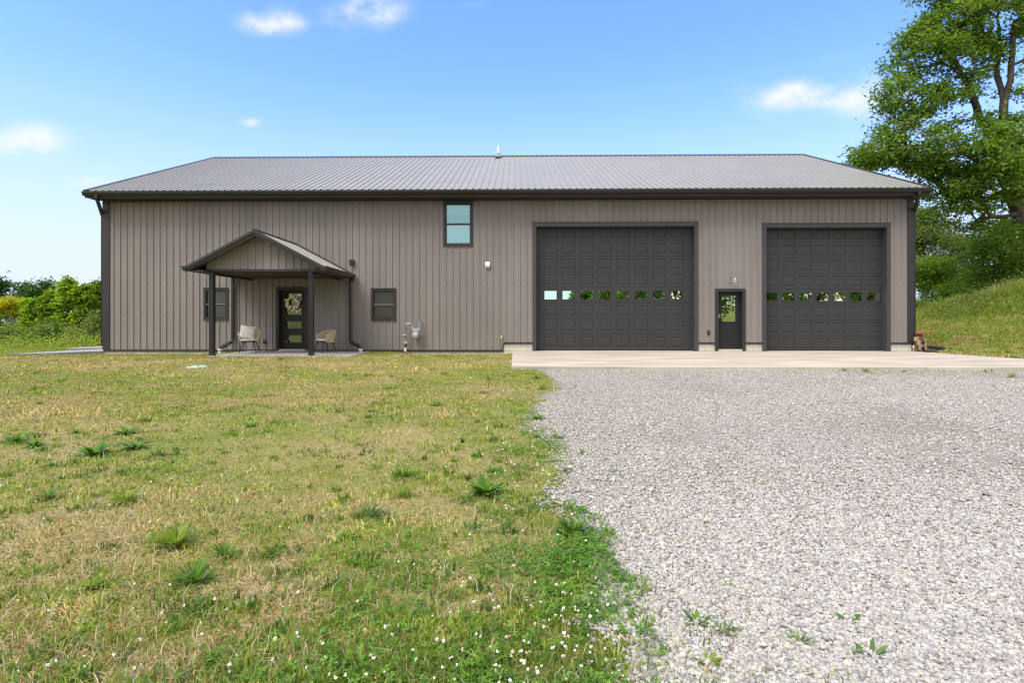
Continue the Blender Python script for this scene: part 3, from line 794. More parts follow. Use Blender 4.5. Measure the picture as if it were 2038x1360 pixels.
def drain(name, label, x, y, z, h=.14, r=.055):
    o = thing(name, label, 'drain pipe', (x, y, z))
    mb = MB(); mb.lathe([(r*.9, -.06), (r*.9, h*.55), (r*1.2, h*.6), (r*1.25, h), (r*1.05, h), (r*1.0, h*.6), (.001, h*.55)], (x, y, z), 16)
    mb.build('pipe', M['white'], o, smooth=False); return o
drain('drain_adapter', 'white drain adapter under the porch downspout near the pillowed chair', WX(442.5, 18.6)+.0, 18.45, -.012, .13)
drain('drain_adapter', 'white drain adapter under the porch downspout farther from the post', WX(717, 18.9), 18.95, -.05, .15)
dd = drain('drain_adapter', 'taller white drain adapter beside the brown garden figure', xr+.10, D+.03, -.04, .24, .075)

# ------------------------------------------------------------------ things on the porch
def chair(label, loc, rz):
    t = thing('woven_chair', label, 'chair', loc, rz, 'woven porch chairs')
    mb = MB()
    def ring(phi):
        c = abs(phi)/R(118)
        rt = .335; rb = .265
        ztop = .715 - .15*max(0, (c-.35)/.65)**1.2
        top = (rt*math.sin(phi)*1.0, rt*math.cos(phi)*.92, ztop)
        bot = (rb*math.sin(phi), rb*math.cos(phi)*.95, .35)
        return top, bot
    n = 40; tops = []; bots = []
    for i in range(n+1):
        a, b = ring(-R(118)+2*R(118)*i/n); tops.append(a); bots.append(b)
        mid = tuple((p+q)/2 + (p-q)*0 for p, q in zip(a, b))
        mid = (mid[0]*1.03, mid[1]*1.03, mid[2])
        mb.tube([b, mid, a], .0105, 5)
    mb.tube(tops, .017, 8); mb.tube(bots, .016, 8)
    mb.tube([bots[0], tops[0]], .017, 8); mb.tube([bots[-1], tops[-1]], .017, 8)
    mb.build('woven_back', M['rope'], t, local=True)
    mb = MB(); mb.lathe([(.001, .345), (.26, .345), (.27, .36), (.27, .375), (.001, .375)], (0, -.02, 0), 24, sy=.98)
    mb.build('seat_frame', M['leg'], t, local=True)
    mb = MB(); mb.lathe([(.001, .377), (.23, .377), (.262, .392), (.268, .415), (.255, .438), (.2, .448), (.001, .452)], (0, -.04, 0), 28, sy=.95)
    mb.build('seat_cushion', M['cushion'], t, smooth=True, local=True)
    for sx in (-1, 1):
        for sy in (-1, 1):
            mb = MB(); mb.tube([(sx*.17, sy*.17-.02, .35), (sx*.26, sy*.25-.01, .0)], [.021, .012], 8)
            mb.build('leg', M['leg'], t, smooth=True, local=True)
    return t
PZ = -.012
cxl = WX(496.5, 18.55); cxr = WX(648, 18.6)
ch1 = chair('woven straw chair holding a patterned cream pillow', (cxl, 18.55, PZ), R(14))
ch2 = chair('woven straw chair with bare white cushion beside the porch post', (cxr-.02, 18.65, PZ), R(-40))
# pillow leaning in the first chair
mb = MB(); n = 14
def pil(u, v, s):
    e = (1-u*u)*(1-v*v); c = max(abs(u), abs(v))
    pin = 1-.10*(1-min(1, abs(u)))*0 - .07*((1-abs(u))*(abs(v) > .99)+(1-abs(v))*(abs(u) > .99))
    return (u*.225*pin, s*.075*max(0, e)**.45, v*.225*pin)
idx = {}
vs = []; fs = []
for s in (-1, 1):
    for i in range(n+1):
        for j in range(n+1):
            idx[(s, i, j)] = len(vs); vs.append(pil(-1+2*i/n, -1+2*j/n, s))
    for i in range(n):
        for j in range(n):
            q_ = [idx[(s, i, j)], idx[(s, i+1, j)], idx[(s, i+1, j+1)], idx[(s, i, j+1)]]
            fs.append(q_ if s < 0 else q_[::-1])
mb.add(vs, fs)
pl = mb.build('pillow', M['pillow'], None, smooth=True)
pl.location = (cxl-.06, 18.53, PZ+.66); pl.rotation_euler = (R(-22), R(8), R(20))
tag(pl, 'patterned cream pillow leaning in the woven porch chair', 'pillow')

# wreath
wx_, wz_ = W(583, 602, D+.10)
wr = thing('wreath', 'round wreath of cream flowers hanging on the black front door', 'wreath', (wx_, D+.085, wz_))
mb = MB()
for k in range(5):
    ph = random.random()*6; pts = []
    for i in range(33):
        a = 2*math.pi*i/32; rr = .185+.02*math.sin(5*a+ph)
        pts.append((wx_+rr*math.cos(a), D+.085+.02*math.cos(7*a+ph), wz_+rr*math.sin(a)))
    mb.tube(pts, .010, 5)
mb.build('twig_ring', mat('dark_twigs', (.07, .05, .025), .9, .1, var=.3, vscale=20), wr)
mb = MB()
for k in range(70):
    a = random.random()*6.283; rr = random.uniform(.15, .255)
    c = (wx_+rr*math.cos(a), D+.055+random.uniform(-.02, .02), wz_+rr*math.sin(a)); s_ = random.uniform(.02, .042)
    for j in range(5):
        b_ = 6.283*j/5+a
        mb.ball((c[0]+s_*.7*math.cos(b_), c[1]-.005, c[2]+s_*.7*math.sin(b_)), s_*.55, s_*.3, s_*.55, 6, 4)
mb.build('flowers', mat('cream_petals', (.80, .72, .48), .8, .2, c2=(.6, .55, .32), vscale=30), wr)
mb = MB()
for k in range(60):
    a = random.random()*6.283; rr = random.uniform(.14, .27); da = random.uniform(-.6, .6)
    c = Vector((wx_+rr*math.cos(a), D+.065, wz_+rr*math.sin(a))); d_ = Vector((math.cos(a+da), -.3, math.sin(a+da)))*.06; w_ = Vector((-math.sin(a+da), 0, math.cos(a+da)))*.014
    mb.quad(c, c+d_*.5+w_, c+d_, c+d_*.5-w_)
mb.build('leaves', mat('wreath_leaves', (.10, .12, .05), .7, .2, var=.3, vscale=20), wr)

# doormat and half-round rug
mb = MB(); mx0, mx1 = WX(553, 19.3), WX(610, 19.3)
mb.prism([(mx0, 19.0), (mx1, 19.0), (mx1, 19.5), (mx0, 19.5)], lambda p, t: (p[0], p[1], t), PZ+.011, PZ+.026)
tag(mb.build('doormat', M['cream'], bevel=.004), 'pale doormat lying at the black front door', 'doormat')
mb = MB(); cxm = (mx0+mx1)/2
pts = [(cxm+.78*math.cos(a), 18.95-.62*math.sin(a)) for a in np.linspace(0, math.pi, 25)] + [(cxm-.78, 19.25), (cxm+.78, 19.25)]
mb.prism([(p[0], p[1]) for p in pts], lambda p, t: (p[0], p[1], t), PZ+.001, PZ+.010)
tag(mb.build('porch_rug', mat('braided_rug', (.36, .27, .24), .95, .1, c2=(.20, .19, .24), vscale=5)), 'thin half-round rug under the pale doormat', 'rug')

# ------------------------------------------------------------------ gas meter
gxm, gzm = W(807, 700, D-.2); 
gm = thing('gas_meter', 'grey gas meter with bent inlet pipe against the taupe wall', 'gas meter', (gxm, D-.2, -.08))
def gp(u, v): q = W(u, v, D-.2); return (q[0], D-.2, q[1])
mb = MB()
mb.tube([gp(807, 712), gp(807, 668), gp(807, 650)], .022, 10)
arc = [gp(807.0, 662), gp(807, 650), gp(808, 646.5), gp(810.5, 644.6), gp(815, 644.2), gp(819, 645), gp(821, 647.5), gp(821.8, 651.5)]
mb.tube(arc, .022, 10)
for v0, v1, r_ in ((658, 661, .036), (672, 675, .036), (663, 665, .03)): mb.tube([gp(807, v0), gp(807, v1)], r_, 8)
mb.build('inlet_pipe', M['galv'], gm)
mb = MB(); mb.tube([gp(806.6, 700), gp(807, 691)], .036, 10); mb.build('riser_sleeve', M['white'], gm)
mb = MB(); mb.tube([gp(807.3, 691.2), gp(807.3, 685)], .043, 10); mb.build('valve_boot', M['black'], gm)
mb = MB()
mb.tube([gp(803, 682.5), gp(811.5, 682.5)], .035, 10); mb.tube([gp(807, 678), gp(807, 685)], .04, 10); mb.build('shutoff_valve', M['meter'], gm)
mb = MB()
a_ = gp(806, 668); mb.lathe([(.02, -.0), (.06, .012), (.075, .03), (.06, .05), (.02, .06)], (a_[0], a_[1]-.05, a_[2]-.03), 14)
mb.tube([gp(801, 668.5), gp(810, 668.5)], .022, 8); mb.tube([gp(801, 668), gp(803.5, 672)], .012, 6)
mb.build('regulator', M['meter'], gm)
mcx, mcz = gp(828, 664)[0], gp(828, 664)[2]
mb = MB()
# body: rounded housing with a heart-like lower bowl
mb.prism([(mcx+.125*math.cos(a)*(1.0 if math.sin(a) < 0 else .95), mcz-.03+.14*math.sin(a)) for a in np.linspace(0, 2*math.pi, 25)[:-1]], lambda p, t: (p[0], t, p[1]), D-.29, D-.12)
mb.prism([(mcx+.10*math.cos(a), mcz-.04+.11*math.sin(a)) for a in np.linspace(0, 2*math.pi, 25)[:-1]], lambda p, t: (p[0], t, p[1]), D-.325, D-.291)
for a in np.linspace(0, 2*math.pi, 9)[:-1]:
    mb.tube([(mcx+.13*math.cos(a), D-.21, mcz-.03+.14*math.sin(a)), (mcx+.13*math.cos(a), D-.17, mcz-.03+.14*math.sin(a))], .016, 6)
mb.build('meter_body', M['meter'], gm, bevel=.008)
mb = MB(); mb.box(mcx-.13, mcx+.14, D-.27, D-.13, mcz+.09, mcz+.16); mb.tube([(mcx-.105, D-.2, mcz+.15), (mcx-.105, D-.2, mcz+.21)], .034, 10); mb.tube([(mcx+.115, D-.2, mcz+.15), (mcx+.115, D-.2, mcz+.21)], .034, 10)
mb.box(mcx-.14, mcx+.16, D-.255, D-.145, mcz+.165, mcz+.18)
mb.build('meter_head', M['meter'], gm, bevel=.008)
mb = MB(); mb.box(mcx-.055, mcx+.055, D-.345, D-.327, mcz-.05, mcz+.02); mb.build('dial_cover', mat('pale_dial', (.6, .66, .68), .3, .5), gm)
ox = mcx+.115
mb = MB(); mb.tube([(ox, D-.2, mcz+.20), (ox, D-.2, mcz+.33)], .03, 10); mb.tube([(ox, D-.2, mcz+.30), (ox, D-.2, mcz+.36), (ox+.015, D-.16, mcz+.385), (ox+.015, D+.0, mcz+.385)], .027, 10); mb.tube([(ox+.015, D-.2, mcz+.32), (ox+.075, D-.2, mcz+.30)], .022, 8)
mb.build('outlet_pipe', M['galv'], gm)

# ------------------------------------------------------------------ septic lid, figure, black pipe
lx_, ly_ = ground_pt(394, 732); lz_ = float(zg(lx_, ly_))
sl = thing('septic_lid', 'round pale green septic lid set in the lawn before the porch', 'septic lid', (lx_, ly_, lz_))
mb = MB(); mb.lathe([(.25, -.1), (.25, .02), (.235, .035), (.15, .05), (.001, .055)], (lx_, ly_, lz_), 28); mb.build('lid', M['lidgreen'], sl, smooth=True)
for a in np.linspace(0, 2*math.pi, 7)[:-1]:
    mb = MB(); mb.lathe([(.02, 0), (.02, .02), (.001, .025)], (lx_+.21*math.cos(a), ly_+.21*math.sin(a), lz_+.038), 8); mb.build('bolt', M['galv'], sl)

fx, fy = WX(1828.5, 19.55), 19.55; fz = float(zg(fx, fy))+.02
fg = thing('garden_figure', 'brown garden figure in a red hat seated on a striped stump', 'garden figure', (fx, fy, fz))
mb = MB(); nseg = 20
prof = [(.15, -.1), (.158, .02), (.15, .12), (.145, .23), (.12, .25)]
vs = []
for r_, z_ in prof:
    for j in range(nseg): vs.append((fx+r_*math.cos(6.2832*j/nseg), fy+r_*math.sin(6.2832*j/nseg), fz+z_))
for i in range(len(prof)-1):
    for j in range(nseg):
        mb.add([vs[i*nseg+j], vs[i*nseg+(j+1) % nseg], vs[(i+1)*nseg+(j+1) % nseg], vs[(i+1)*nseg+j]], [(0, 1, 2, 3)], (j//2) % 3)
mb.add(vs[-nseg:], [tuple(range(nseg))])
mb.build('stump', [M['darkwood'], M['cream'], M['rust']], fg)
mb = MB(); bm_s = [(fx, fy, fz+.33)]
mb.ball((fx, fy, fz+.35), .15, .135, .16, 16, 10)                       # belly
mb.ball((fx, fy-.01, fz+.46), .12, .11, .09, 14, 8)                     # chest
for s in (-1, 1):
    mb.tube([(fx+s*.11, fy-.01, fz+.49), (fx+s*.165, fy-.06, fz+.40), (fx+s*.12, fy-.14, fz+.34), (fx+s*.04, fy-.165, fz+.36)], [.05, .052, .045, .035], 10)
    mb.tube([(fx+s*.08, fy-.06, fz+.27), (fx+s*.10, fy-.18, fz+.27), (fx+s*.095, fy-.19, fz+.12), (fx+s*.095, fy-.23, fz+.08)], [.06, .055, .04, .035], 10)
bo = mb.build('body', M['tanpaint'], fg, smooth=True)
rm = bo.modifiers.new('skin', 'REMESH'); rm.mode = 'VOXEL'; rm.voxel_size = .014; rm.use_smooth_shade = True
mb = MB(); mb.ball((fx+.01, fy-.03, fz+.575), .085, .085, .085, 14, 9); mb.ball((fx+.02, fy-.115, fz+.55), .04, .04, .032, 10, 6)
for s in (-1, 1): mb.ball((fx+.01+s*.08, fy-.02, fz+.58), .02, .02, .03, 8, 6)
hd = mb.build('head', M['rust'], fg, smooth=True)
mb = MB(); mb.lathe([(.001, 0), (.15, -.005), (.155, .008), (.085, .018), (.075, .06), (.05, .085), (.001, .09)], (fx+.0, fy-.02, fz+.625), 18); 
mb.build('hat', mat('red_hat_paint', (.23, .08, .05), .6, .3, var=.25, vscale=14), fg)
mb = MB(); mb.ball((fx+.03, fy-.18, fz+.37), .05, .05, .05, 12, 8); mb.build('held_ball', M['darkwood'], fg, smooth=True)
mb = MB(); mb.prism([(fx-.1, fz+.5), (fx+.1, fz+.5), (fx+.03, fz+.40), (fx-.02, fz+.40)], lambda p, t: (p[0], t, p[1]), fy-.135, fy-.12); mb.build('bandana', M['rust'], fg)

bx0, by0 = WX(1842, 19.3), 19.3
bp = thing('drain_hose', 'black corrugated drain hoses lying on the grass beside the garden figure', 'drain hose', (bx0, by0, float(zg(bx0, by0))))
for k, (u1, dy, r_, dz) in enumerate(((1881, .05, .05, .16), (1873, -.22, .055, .055))):
    mb = MB(); xa, xb = WX(1834, 19.3), WX(u1, 19.3+dy); nn_ = 60
    pts = [(xa+(xb-xa)*i/nn_, by0+dy+.08*math.sin(i/nn_*3), float(zg(xa+(xb-xa)*i/nn_, by0+dy))+dz*(1-.3*i/nn_)+.02*math.sin(i/nn_*4)) for i in range(nn_+1)]
    mb.tube(pts, [r_*(1+.12*(i % 2)) for i in range(nn_+1)], 10); mb.build('hose', M['black'], bp)

# ------------------------------------------------------------------ plants
def skeleton(rng, trunk, attr, step=.6, jit=.12, sag=.12, stems=()):
    P = [np.array(trunk[0], float)]; par = [-1]
    for q in trunk[1:]:
        q = np.array(q, float); d = np.linalg.norm(q-P[-1]); k = max(1, int(d/step)); a = P[-1].copy()
        for i in range(1, k+1):
            P.append(a+(q-a)*i/k + rng.normal(0, jit*.25, 3)*(i < k)); par.append(len(P)-2)
    for st in stems:
        pv = int(np.argmin([np.linalg.norm(p-st[0]) for p in P]))
        for q in st[1:]:
            a = P[pv].copy(); d = np.linalg.norm(q-a); k = max(1, int(d/step))
            for i in range(1, k+1):
                P.append(a+(q-a)*i/k + rng.normal(0, jit*.35, 3)*(i < k)); par.append(pv); pv = len(P)-1
    t0 = np.array(P); dd = np.array([np.min(np.linalg.norm(t0-a, axis=1)) for a in attr])
    order = np.argsort(dd); tips = []
    arr = np.zeros((len(P)+len(attr)*14, 3)); arr[:len(P)] = P; n = len(P)
    for o in order:
        a = attr[o]; v = a-arr[:n]; d = np.linalg.norm(v, axis=1)
        cost = d + 1.1*np.maximum(0, .25*d - v[:, 2])
        cost[:2] += 2
        j = int(np.argmin(cost)); k = min(12, max(1, int(d[j]/step))); s = arr[j].copy()
        ctrl = (s+a)/2 + np.array([0, 0, sag*d[j]]) + rng.normal(0, jit*d[j]*.5, 3); prev = j
        for i in range(1, k+1):
            t = i/k; arr[n] = (1-t)**2*s + 2*t*(1-t)*ctrl + t*t*a; par.append(prev); prev = n; n += 1
        tips.append(prev)
    arr = arr[:n]; par = np.array(par); cnt = np.zeros(n)
    cnt[tips] += 1
    for i in range(n-1, 0, -1): cnt[par[i]] += cnt[i]
    return arr, par, np.maximum(cnt, 1), np.array(tips)

def branch_mesh(name, arr, par, cnt, r0, m, parent, pw=.5, sides=6, flare=0.0, rmax=1e9):
    ids = np.arange(1, len(arr)); a = arr[par[ids]]; b = arr[ids]
    r = np.minimum(r0*cnt**pw, rmax); rb = r[ids]; ra = np.minimum(r[par[ids]], rb*1.6)
    if flare: ra = np.where(par[ids] == 0, ra*(1+flare), ra)
    t = b-a; L = np.linalg.norm(t, axis=1, keepdims=True); t = t/np.maximum(L, 1e-6)
    b = b + t*np.minimum(L*.1, rb[:, None]*.6)
    ref = np.where(np.abs(t[:, 2:3]) < .9, np.array([[0, 0, 1.]]), np.array([[1., 0, 0]]))
    u = np.cross(t, ref); u /= np.linalg.norm(u, axis=1, keepdims=True); w = np.cross(t, u)
    ang = np.arange(sides)*2*math.pi/sides
    ring = u[:, None, :]*np.cos(ang)[None, :, None] + w[:, None, :]*np.sin(ang)[None, :, None]
    V = np.concatenate([a[:, None]+ring*ra[:, None, None], b[:, None]+ring*rb[:, None, None]], 1).reshape(-1, 3)
    base = (np.arange(len(ids))*2*sides)[:, None]; j = np.arange(sides)[None]
    Fq = np.stack([base+j, base+(j+1) % sides, base+sides+(j+1) % sides, base+sides+j], -1).reshape(-1, 4)
    return np_mesh(name, V, [Fq], m, parent, smooth=True)

def leaves(rng, C, n, spread, size, cols, droop=.25, clump=.5, aspect=.55, updir=1.0):
    """C: cluster centres (k,3). n leaves per centre. cols: list of base colours"""
    k = len(C); N = k*n
    cen = np.repeat(C, n, 0) + rng.normal(0, 1, (N, 3))*np.array(spread)
    d = rng.normal(0, 1, (N, 3)); d[:, 2] = d[:, 2]*.45 - droop; d /= np.linalg.norm(d, axis=1, keepdims=True)
    up = rng.normal(0, .55, (N, 3)); up[:, 2] += updir
    w = np.cross(d, up); w /= np.maximum(np.linalg.norm(w, axis=1, keepdims=True), 1e-6); nr = np.cross(w, d)
    s = size*rng.uniform(.6, 1.35, (N, 1)); fold = .18
    V = np.stack([cen, cen+d*s*.5+w*s*aspect*.5+nr*s*fold*.4, cen+d*s-nr*s*.12, cen+d*s*.5-w*s*aspect*.5+nr*s*fold*.4], 1).reshape(-1, 3)
    b = (np.arange(N)*4)[:, None]
    Ft = np.concatenate([b+np.array([[0, 1, 2]]), b+np.array([[0, 2, 3]])])
    cols = np.array(cols); ci = np.repeat(rng.integers(0, len(cols), k), n); ci = np.where(rng.random(N) < .35, rng.integers(0, len(cols), N), ci)
    c = cols[ci]*np.array([1.55, 1.6, 1.25])*rng.uniform(.65, 1.3, (N, 1))*np.repeat(rng.uniform(.8, 1.2, (k, 1)), n, 0)
    return V, Ft, np.repeat(c, 4, 0)

def blob_points(rng, blobs, d):
    out = []
    for (u, v, ru, rv, n, *dd) in blobs:
        dep = d + (dd[0] if dd else 0); c = AT(u, v, dep); sx = ru/F*dep; sz = rv/F*dep; sy = min(sx, 1.6*sz+1)
        p = rng.normal(0, 1, (n, 3)); p /= np.linalg.norm(p, axis=1, keepdims=True); p *= rng.uniform(.25, 1, (n, 1))**.5
        out.append(c + p*np.array([sx, sy, sz]))
    return np.concatenate(out)

def plant(name, label, cat, base, trunk, blobs, d, n, spread, size, cols, group=None, bark='bark', r0=.012, step=.5, pw=.5,
          sag=.12, droop=.25, aspect=.55, seed=1, flare=.3, extra=0, stems=(), updir=1.0, rmax=1e9, jit=.12):
    rng = np.random.default_rng(seed)
    t = thing(name, label, cat, tuple(base), 0, group); L = np.array(base, float)
    attr = blob_points(rng, blobs, d)
    arr, par, cnt, tips = skeleton(rng, trunk, attr, step, sag=sag, jit=jit, stems=stems)
    branch_mesh('trunk', arr-L, par, cnt, r0, M[bark], t, pw=pw, flare=flare, rmax=rmax)
    C = arr[tips]
    if extra:
        pj = par[tips]; C = np.concatenate([C, arr[pj]])
    V, Fc, c = leaves(rng, C, n, spread, size, cols, droop, aspect=aspect, updir=updir)
    np_mesh('crown', V-L, [Fc], M['leaf'], t, c)
    return t

def gpt(u, d, dz=0):                        # ground point at photo column u and depth d
    p = AT(u, V0, d); return np.array([p[0], p[1], float(zg(p[0], p[1]))+dz])

MAPLE = [(.085, .15, .024), (.115, .19, .03), (.060, .115, .02), (.15, .22, .045), (.10, .17, .035)]
b = gpt(2092, 30, -.2)
tr = [b, AT(2080, 540, 30), AT(2052, 470, 30), AT(2030, 425, 30), AT(2012, 380, 30)]
A_ = lambda u, v, o=0: AT(u, v, 30+o)
lead = [[A_(2012,380), A_(1980,310,.3), A_(1963,255,.2), A_(1935,190), A_(1900,120), A_(1870,60)],
        [A_(2012,380), A_(2004,295,-.3), A_(1997,220,-.3), A_(1984,150), A_(1990,60), A_(1985,-30)],
        [A_(1997,220,-.3), A_(2012,130,-.5), A_(2020,40,-.5)],
        [A_(2030,425), A_(1985,432,-.5), A_(1945,440,-.8), A_(1920,462,-.8), A_(1895,478,-.8)],
        [A_(2014,385), A_(1960,398,.6), A_(1900,392,.8), A_(1845,350,.8), A_(1790,320,.8)],
        [A_(2004,320), A_(1960,330,-1.5), A_(1900,290,-2), A_(1840,260,-2), A_(1790,250,-2)],
        [A_(2030,425), A_(2075,330,.5), A_(2110,220,.5)]]
maple_blobs = [(1835,115,65,48,42),(1810,75,22,20,6),(1775,165,26,22,9),(1895,50,80,50,62),(1985,45,75,55,60),(1822,195,70,34,36),(1785,250,45,26,22),(1905,170,55,30,20),
    (1950,115,40,35,18),(1765,305,60,32,40),(1722,322,30,16,12),(1835,300,75,42,46),(1915,315,65,42,36),(2015,265,40,42,34),(2020,190,18,20,4),
    (1885,385,65,22,26),(1990,340,60,36,38),(1955,405,60,16,9),(1870,428,36,20,9),(1925,450,35,16,5),(1990,-50,110,60,60,0),(1880,-30,60,40,26),(2110,120,60,130,50),(2110,320,70,80,36),
    (1900,250,40,18,8),(1960,240,30,20,6),(1830,350,40,22,12),(1930,360,50,18,12)]
plant('maple_tree', 'tall spreading maple tree leaning over the right end of the roof', 'tree', b, tr, maple_blobs+[(2012,330,34,30,22,-2.5),(1985,255,22,18,9,-2),(1958,290,26,18,10,-2.2),(2036,375,26,22,16,-2.5),(1940,410,40,14,8,-1)], 30, 66, (.34, .34, .15), .20, MAPLE, r0=.0145, step=.55, pw=.5, seed=11, rmax=.36, sag=.02, jit=.2, stems=lead)

# dense tree at the right edge under the maple
b = gpt(2030, 33, -.2)
plant('leafy_tree', 'dense dark green tree standing behind the grassy mound under the maple', 'tree', b, [b, AT(2030, 560, 33), AT(2015, 500, 33), AT(2010, 460, 33)],
      [(2005,470,48,35,26),(1990,520,48,34,30),(2040,520,50,60,30),(2034,470,22,24,12,-4),(1985,452,30,12,9),(2032,438,26,14,9),(1948,478,18,10,7),(1968,500,22,20,8),(2010,565,60,22,22),(1965,555,25,14,8)], 33, 88, (.55,.55,.30), .20,
      [(.11, .19, .04), (.14, .22, .045), (.085, .155, .035), (.17, .25, .05)], seed=12, r0=.014)
b = gpt(1905, 46, -.3)
plant('cedar_tree', 'dark brownish cedar rising behind the green bushes beyond the mound', 'tree', b, [b, AT(1900, 560, 46), AT(1895, 500, 46), AT(1890, 462, 46)],
      [(1890,480,32,14,20),(1905,505,40,18,26),(1895,540,36,24,26),(1925,490,28,10,12),(1870,520,20,20,12)], 46, 120, (.55,.55,.2), .20,
      [(0.07, 0.084, 0.039), (0.091, 0.098, 0.042), (0.105, 0.091, 0.049), (0.056, 0.077, 0.035)], seed=13, r0=.016, sag=-.05, aspect=.3)
b = gpt(1838, 44, -.3)
plant('olive_tree', 'light olive tree showing beside the house wall under the maple limbs', 'tree', b, [b, AT(1838, 560, 44), AT(1835, 480, 44), AT(1838, 430, 44)],
      [(1830,440,30,30,24),(1850,480,40,26,28),(1825,520,35,24,22),(1800,470,30,40,20),(1870,455,20,15,8)], 44, 110, (.5,.5,.26), .19,
      [(0.105, 0.147, 0.042), (0.133, 0.175, 0.049), (0.084, 0.126, 0.042)], seed=14, r0=.016)
b = gpt(1838, 36, -.2)
plant('thin_tree', 'small bright tree on thin pale stems close to the house corner', 'tree', b, [b, AT(1836, 615, 36), AT(1845, 580, 36), AT(1848, 550, 36)],
      [(1845,530,36,15,24),(1825,545,25,16,16),(1868,548,20,12,12),(1850,565,30,8,10)], 36, 95, (.46,.46,.17), .17,
      [(0.14, 0.231, 0.035), (0.119, 0.203, 0.031), (0.168, 0.252, 0.049)], seed=15, bark='palebark', r0=.012)
b = gpt(1852, 37, -.2)
plant('thin_tree', 'slender pale stemmed tree with sparse crown behind the bright small tree', 'tree', b, [b, AT(1853, 600, 37), AT(1858, 570, 37), AT(1862, 545, 37)],
      [(1862,560,22,12,10),(1840,570,20,12,8),(1885,570,14,12,6)], 37, 70, (.35,.35,.2), .17, [(0.084, 0.126, 0.035), (0.105, 0.14, 0.042)], seed=16, bark='palebark', r0=.015)
for i, (u, v, ru, rv, d, k, lab, cols) in enumerate([
    (1905, 575, 32, 16, 33, 26, 'bright green bush just left of the tall grass on the mound', [(0.133, 0.231, 0.039), (0.168, 0.266, 0.049), (0.112, 0.196, 0.035)]),
    (1942, 548, 34, 24, 38, 34, 'mid green bush behind the crest of the mound', [(0.091, 0.161, 0.042), (0.112, 0.189, 0.049), (0.077, 0.14, 0.042)]),
    (1832, 612, 26, 12, 33, 22, 'low light green bush beside the house corner', [(0.14, 0.238, 0.049), (0.168, 0.266, 0.063)]),
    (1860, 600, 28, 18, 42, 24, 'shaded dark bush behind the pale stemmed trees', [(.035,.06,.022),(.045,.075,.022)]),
    (1975, 572, 24, 12, 34, 16, 'round bush behind the tall dry grass on the mound', [(0.084, 0.154, 0.039), (0.105, 0.182, 0.042)]),
    (2030, 578, 26, 16, 29.5, 20, 'bush at the foot of the maple trunk', [(0.077, 0.14, 0.039), (0.098, 0.168, 0.042)])]):
    b = gpt(u, d, -.1)
    top = AT(u, v, d); top[2] = max(top[2], b[2]+.3)
    plant('bush', lab, 'bush', b, [b, b*.5+top*.5, top], [(u, v, ru, rv, k), (u, v+rv*.8, ru*.8, rv*.7, k//2)], d, 90, (.24,.24,.17), .14, cols, seed=30+i, r0=.008, step=.25)

# left side: distant trees, saplings, weeds
DARK = [(.042,.092,.036),(.06,.115,.04),(.034,.072,.034)]
for i, (u, d, top, blobs, lab) in enumerate([
    (68, 52, 560, [(60,585,20,16,14),(85,580,18,16,14),(62,605,40,16,22),(100,590,12,14,8),(50,570,7,9,4),(94,563,6,8,4)], 'dark far tree with a ragged twin top beyond the yellow bush'),
    (25, 54, 598, [(28,607,28,10,14),(10,620,20,14,10),(45,620,30,16,14)], 'low dark far tree left of the ragged twin-topped one'),
    (-4, 40, 560, [(-2,568,9,12,8),(-20,600,25,40,26)], 'dark tree cut off by the left edge of the photo')]):
    b = gpt(u, d, -.3)
    plant('far_tree', lab, 'tree', b, [b, AT(u, 650, d), AT(u, 600, d), AT(u, top+12, d)], blobs, d, 80, (.33,.33,.22), .27, DARK, seed=40+i, r0=.014, group=None)
YEL = [(.34,.29,.02),(.38,.31,.03),(.22,.26,.025),(.15,.21,.025)]
LIME = [(.15,.245,.022),(.18,.28,.025),(.23,.30,.03),(.10,.19,.022)]
b = gpt(26, 33, -.2)
plant('yellow_shrub', 'broad shrub with yellow green dome and bare lower stems', 'shrub', b, [b, AT(26, 660, 33), AT(28, 630, 33)], [(28,602,28,9,26),(10,608,18,8,14),(50,610,16,8,12),(25,622,34,9,12),(45,650,20,8,6)], 33, 90, (.2,.2,.1), .12, YEL, seed=50, bark='palebark', r0=.009, step=.3)
for i, (u, d, top, blobs, lab) in enumerate([
    (62, 32, 595, [(58,605,12,12,10),(66,622,18,14,14),(72,645,22,16,14),(60,660,20,14,10)], 'lime sapling leaning over the yellow shrub'),
    (102, 31, 580, [(100,597,12,9,12),(98,615,20,12,14),(112,632,22,12,14),(95,645,20,14,12),(92,612,8,6,4)], 'lime sapling with round top below the dark far trees'),
    (137, 30, 554, [(136,570,6,10,6),(140,590,16,10,12),(132,608,18,12,14),(140,635,22,16,16),(125,655,20,14,10)], 'tallest lime sapling with one narrow leader'),
    (168, 30, 569, [(164,577,8,7,7),(160,598,16,12,14),(172,620,20,16,16),(158,640,20,14,12)], 'lime sapling with yellowish shoots near the house'),
    (194, 31, 560, [(190,575,10,8,8),(198,590,14,14,14),(188,615,20,16,16),(200,640,14,20,14)], 'lime sapling touching the left wall of the house')]):
    b = gpt(u, d, -.2)
    plant('sapling', lab, 'sapling', b, [b, AT(u, 660, d), AT(u, 620, d), AT(u, top+8, d)], blobs+[(u+du, top+6+dv, 3.5, 8, 5) for du, dv in ((-9, 9), (0, 0), (8, 12), (-3, 18), (13, 22))], d, 40, (.13,.13,.08), .20, [tuple(q*(1, .72, 1.05, .8, .62)[i] for q in c) for c in LIME], seed=60+i, r0=.008, step=.3, group='lime saplings beyond the path')
GREY = [(.13,.19,.07),(.16,.21,.10),(.10,.155,.06),(.18,.22,.09)]
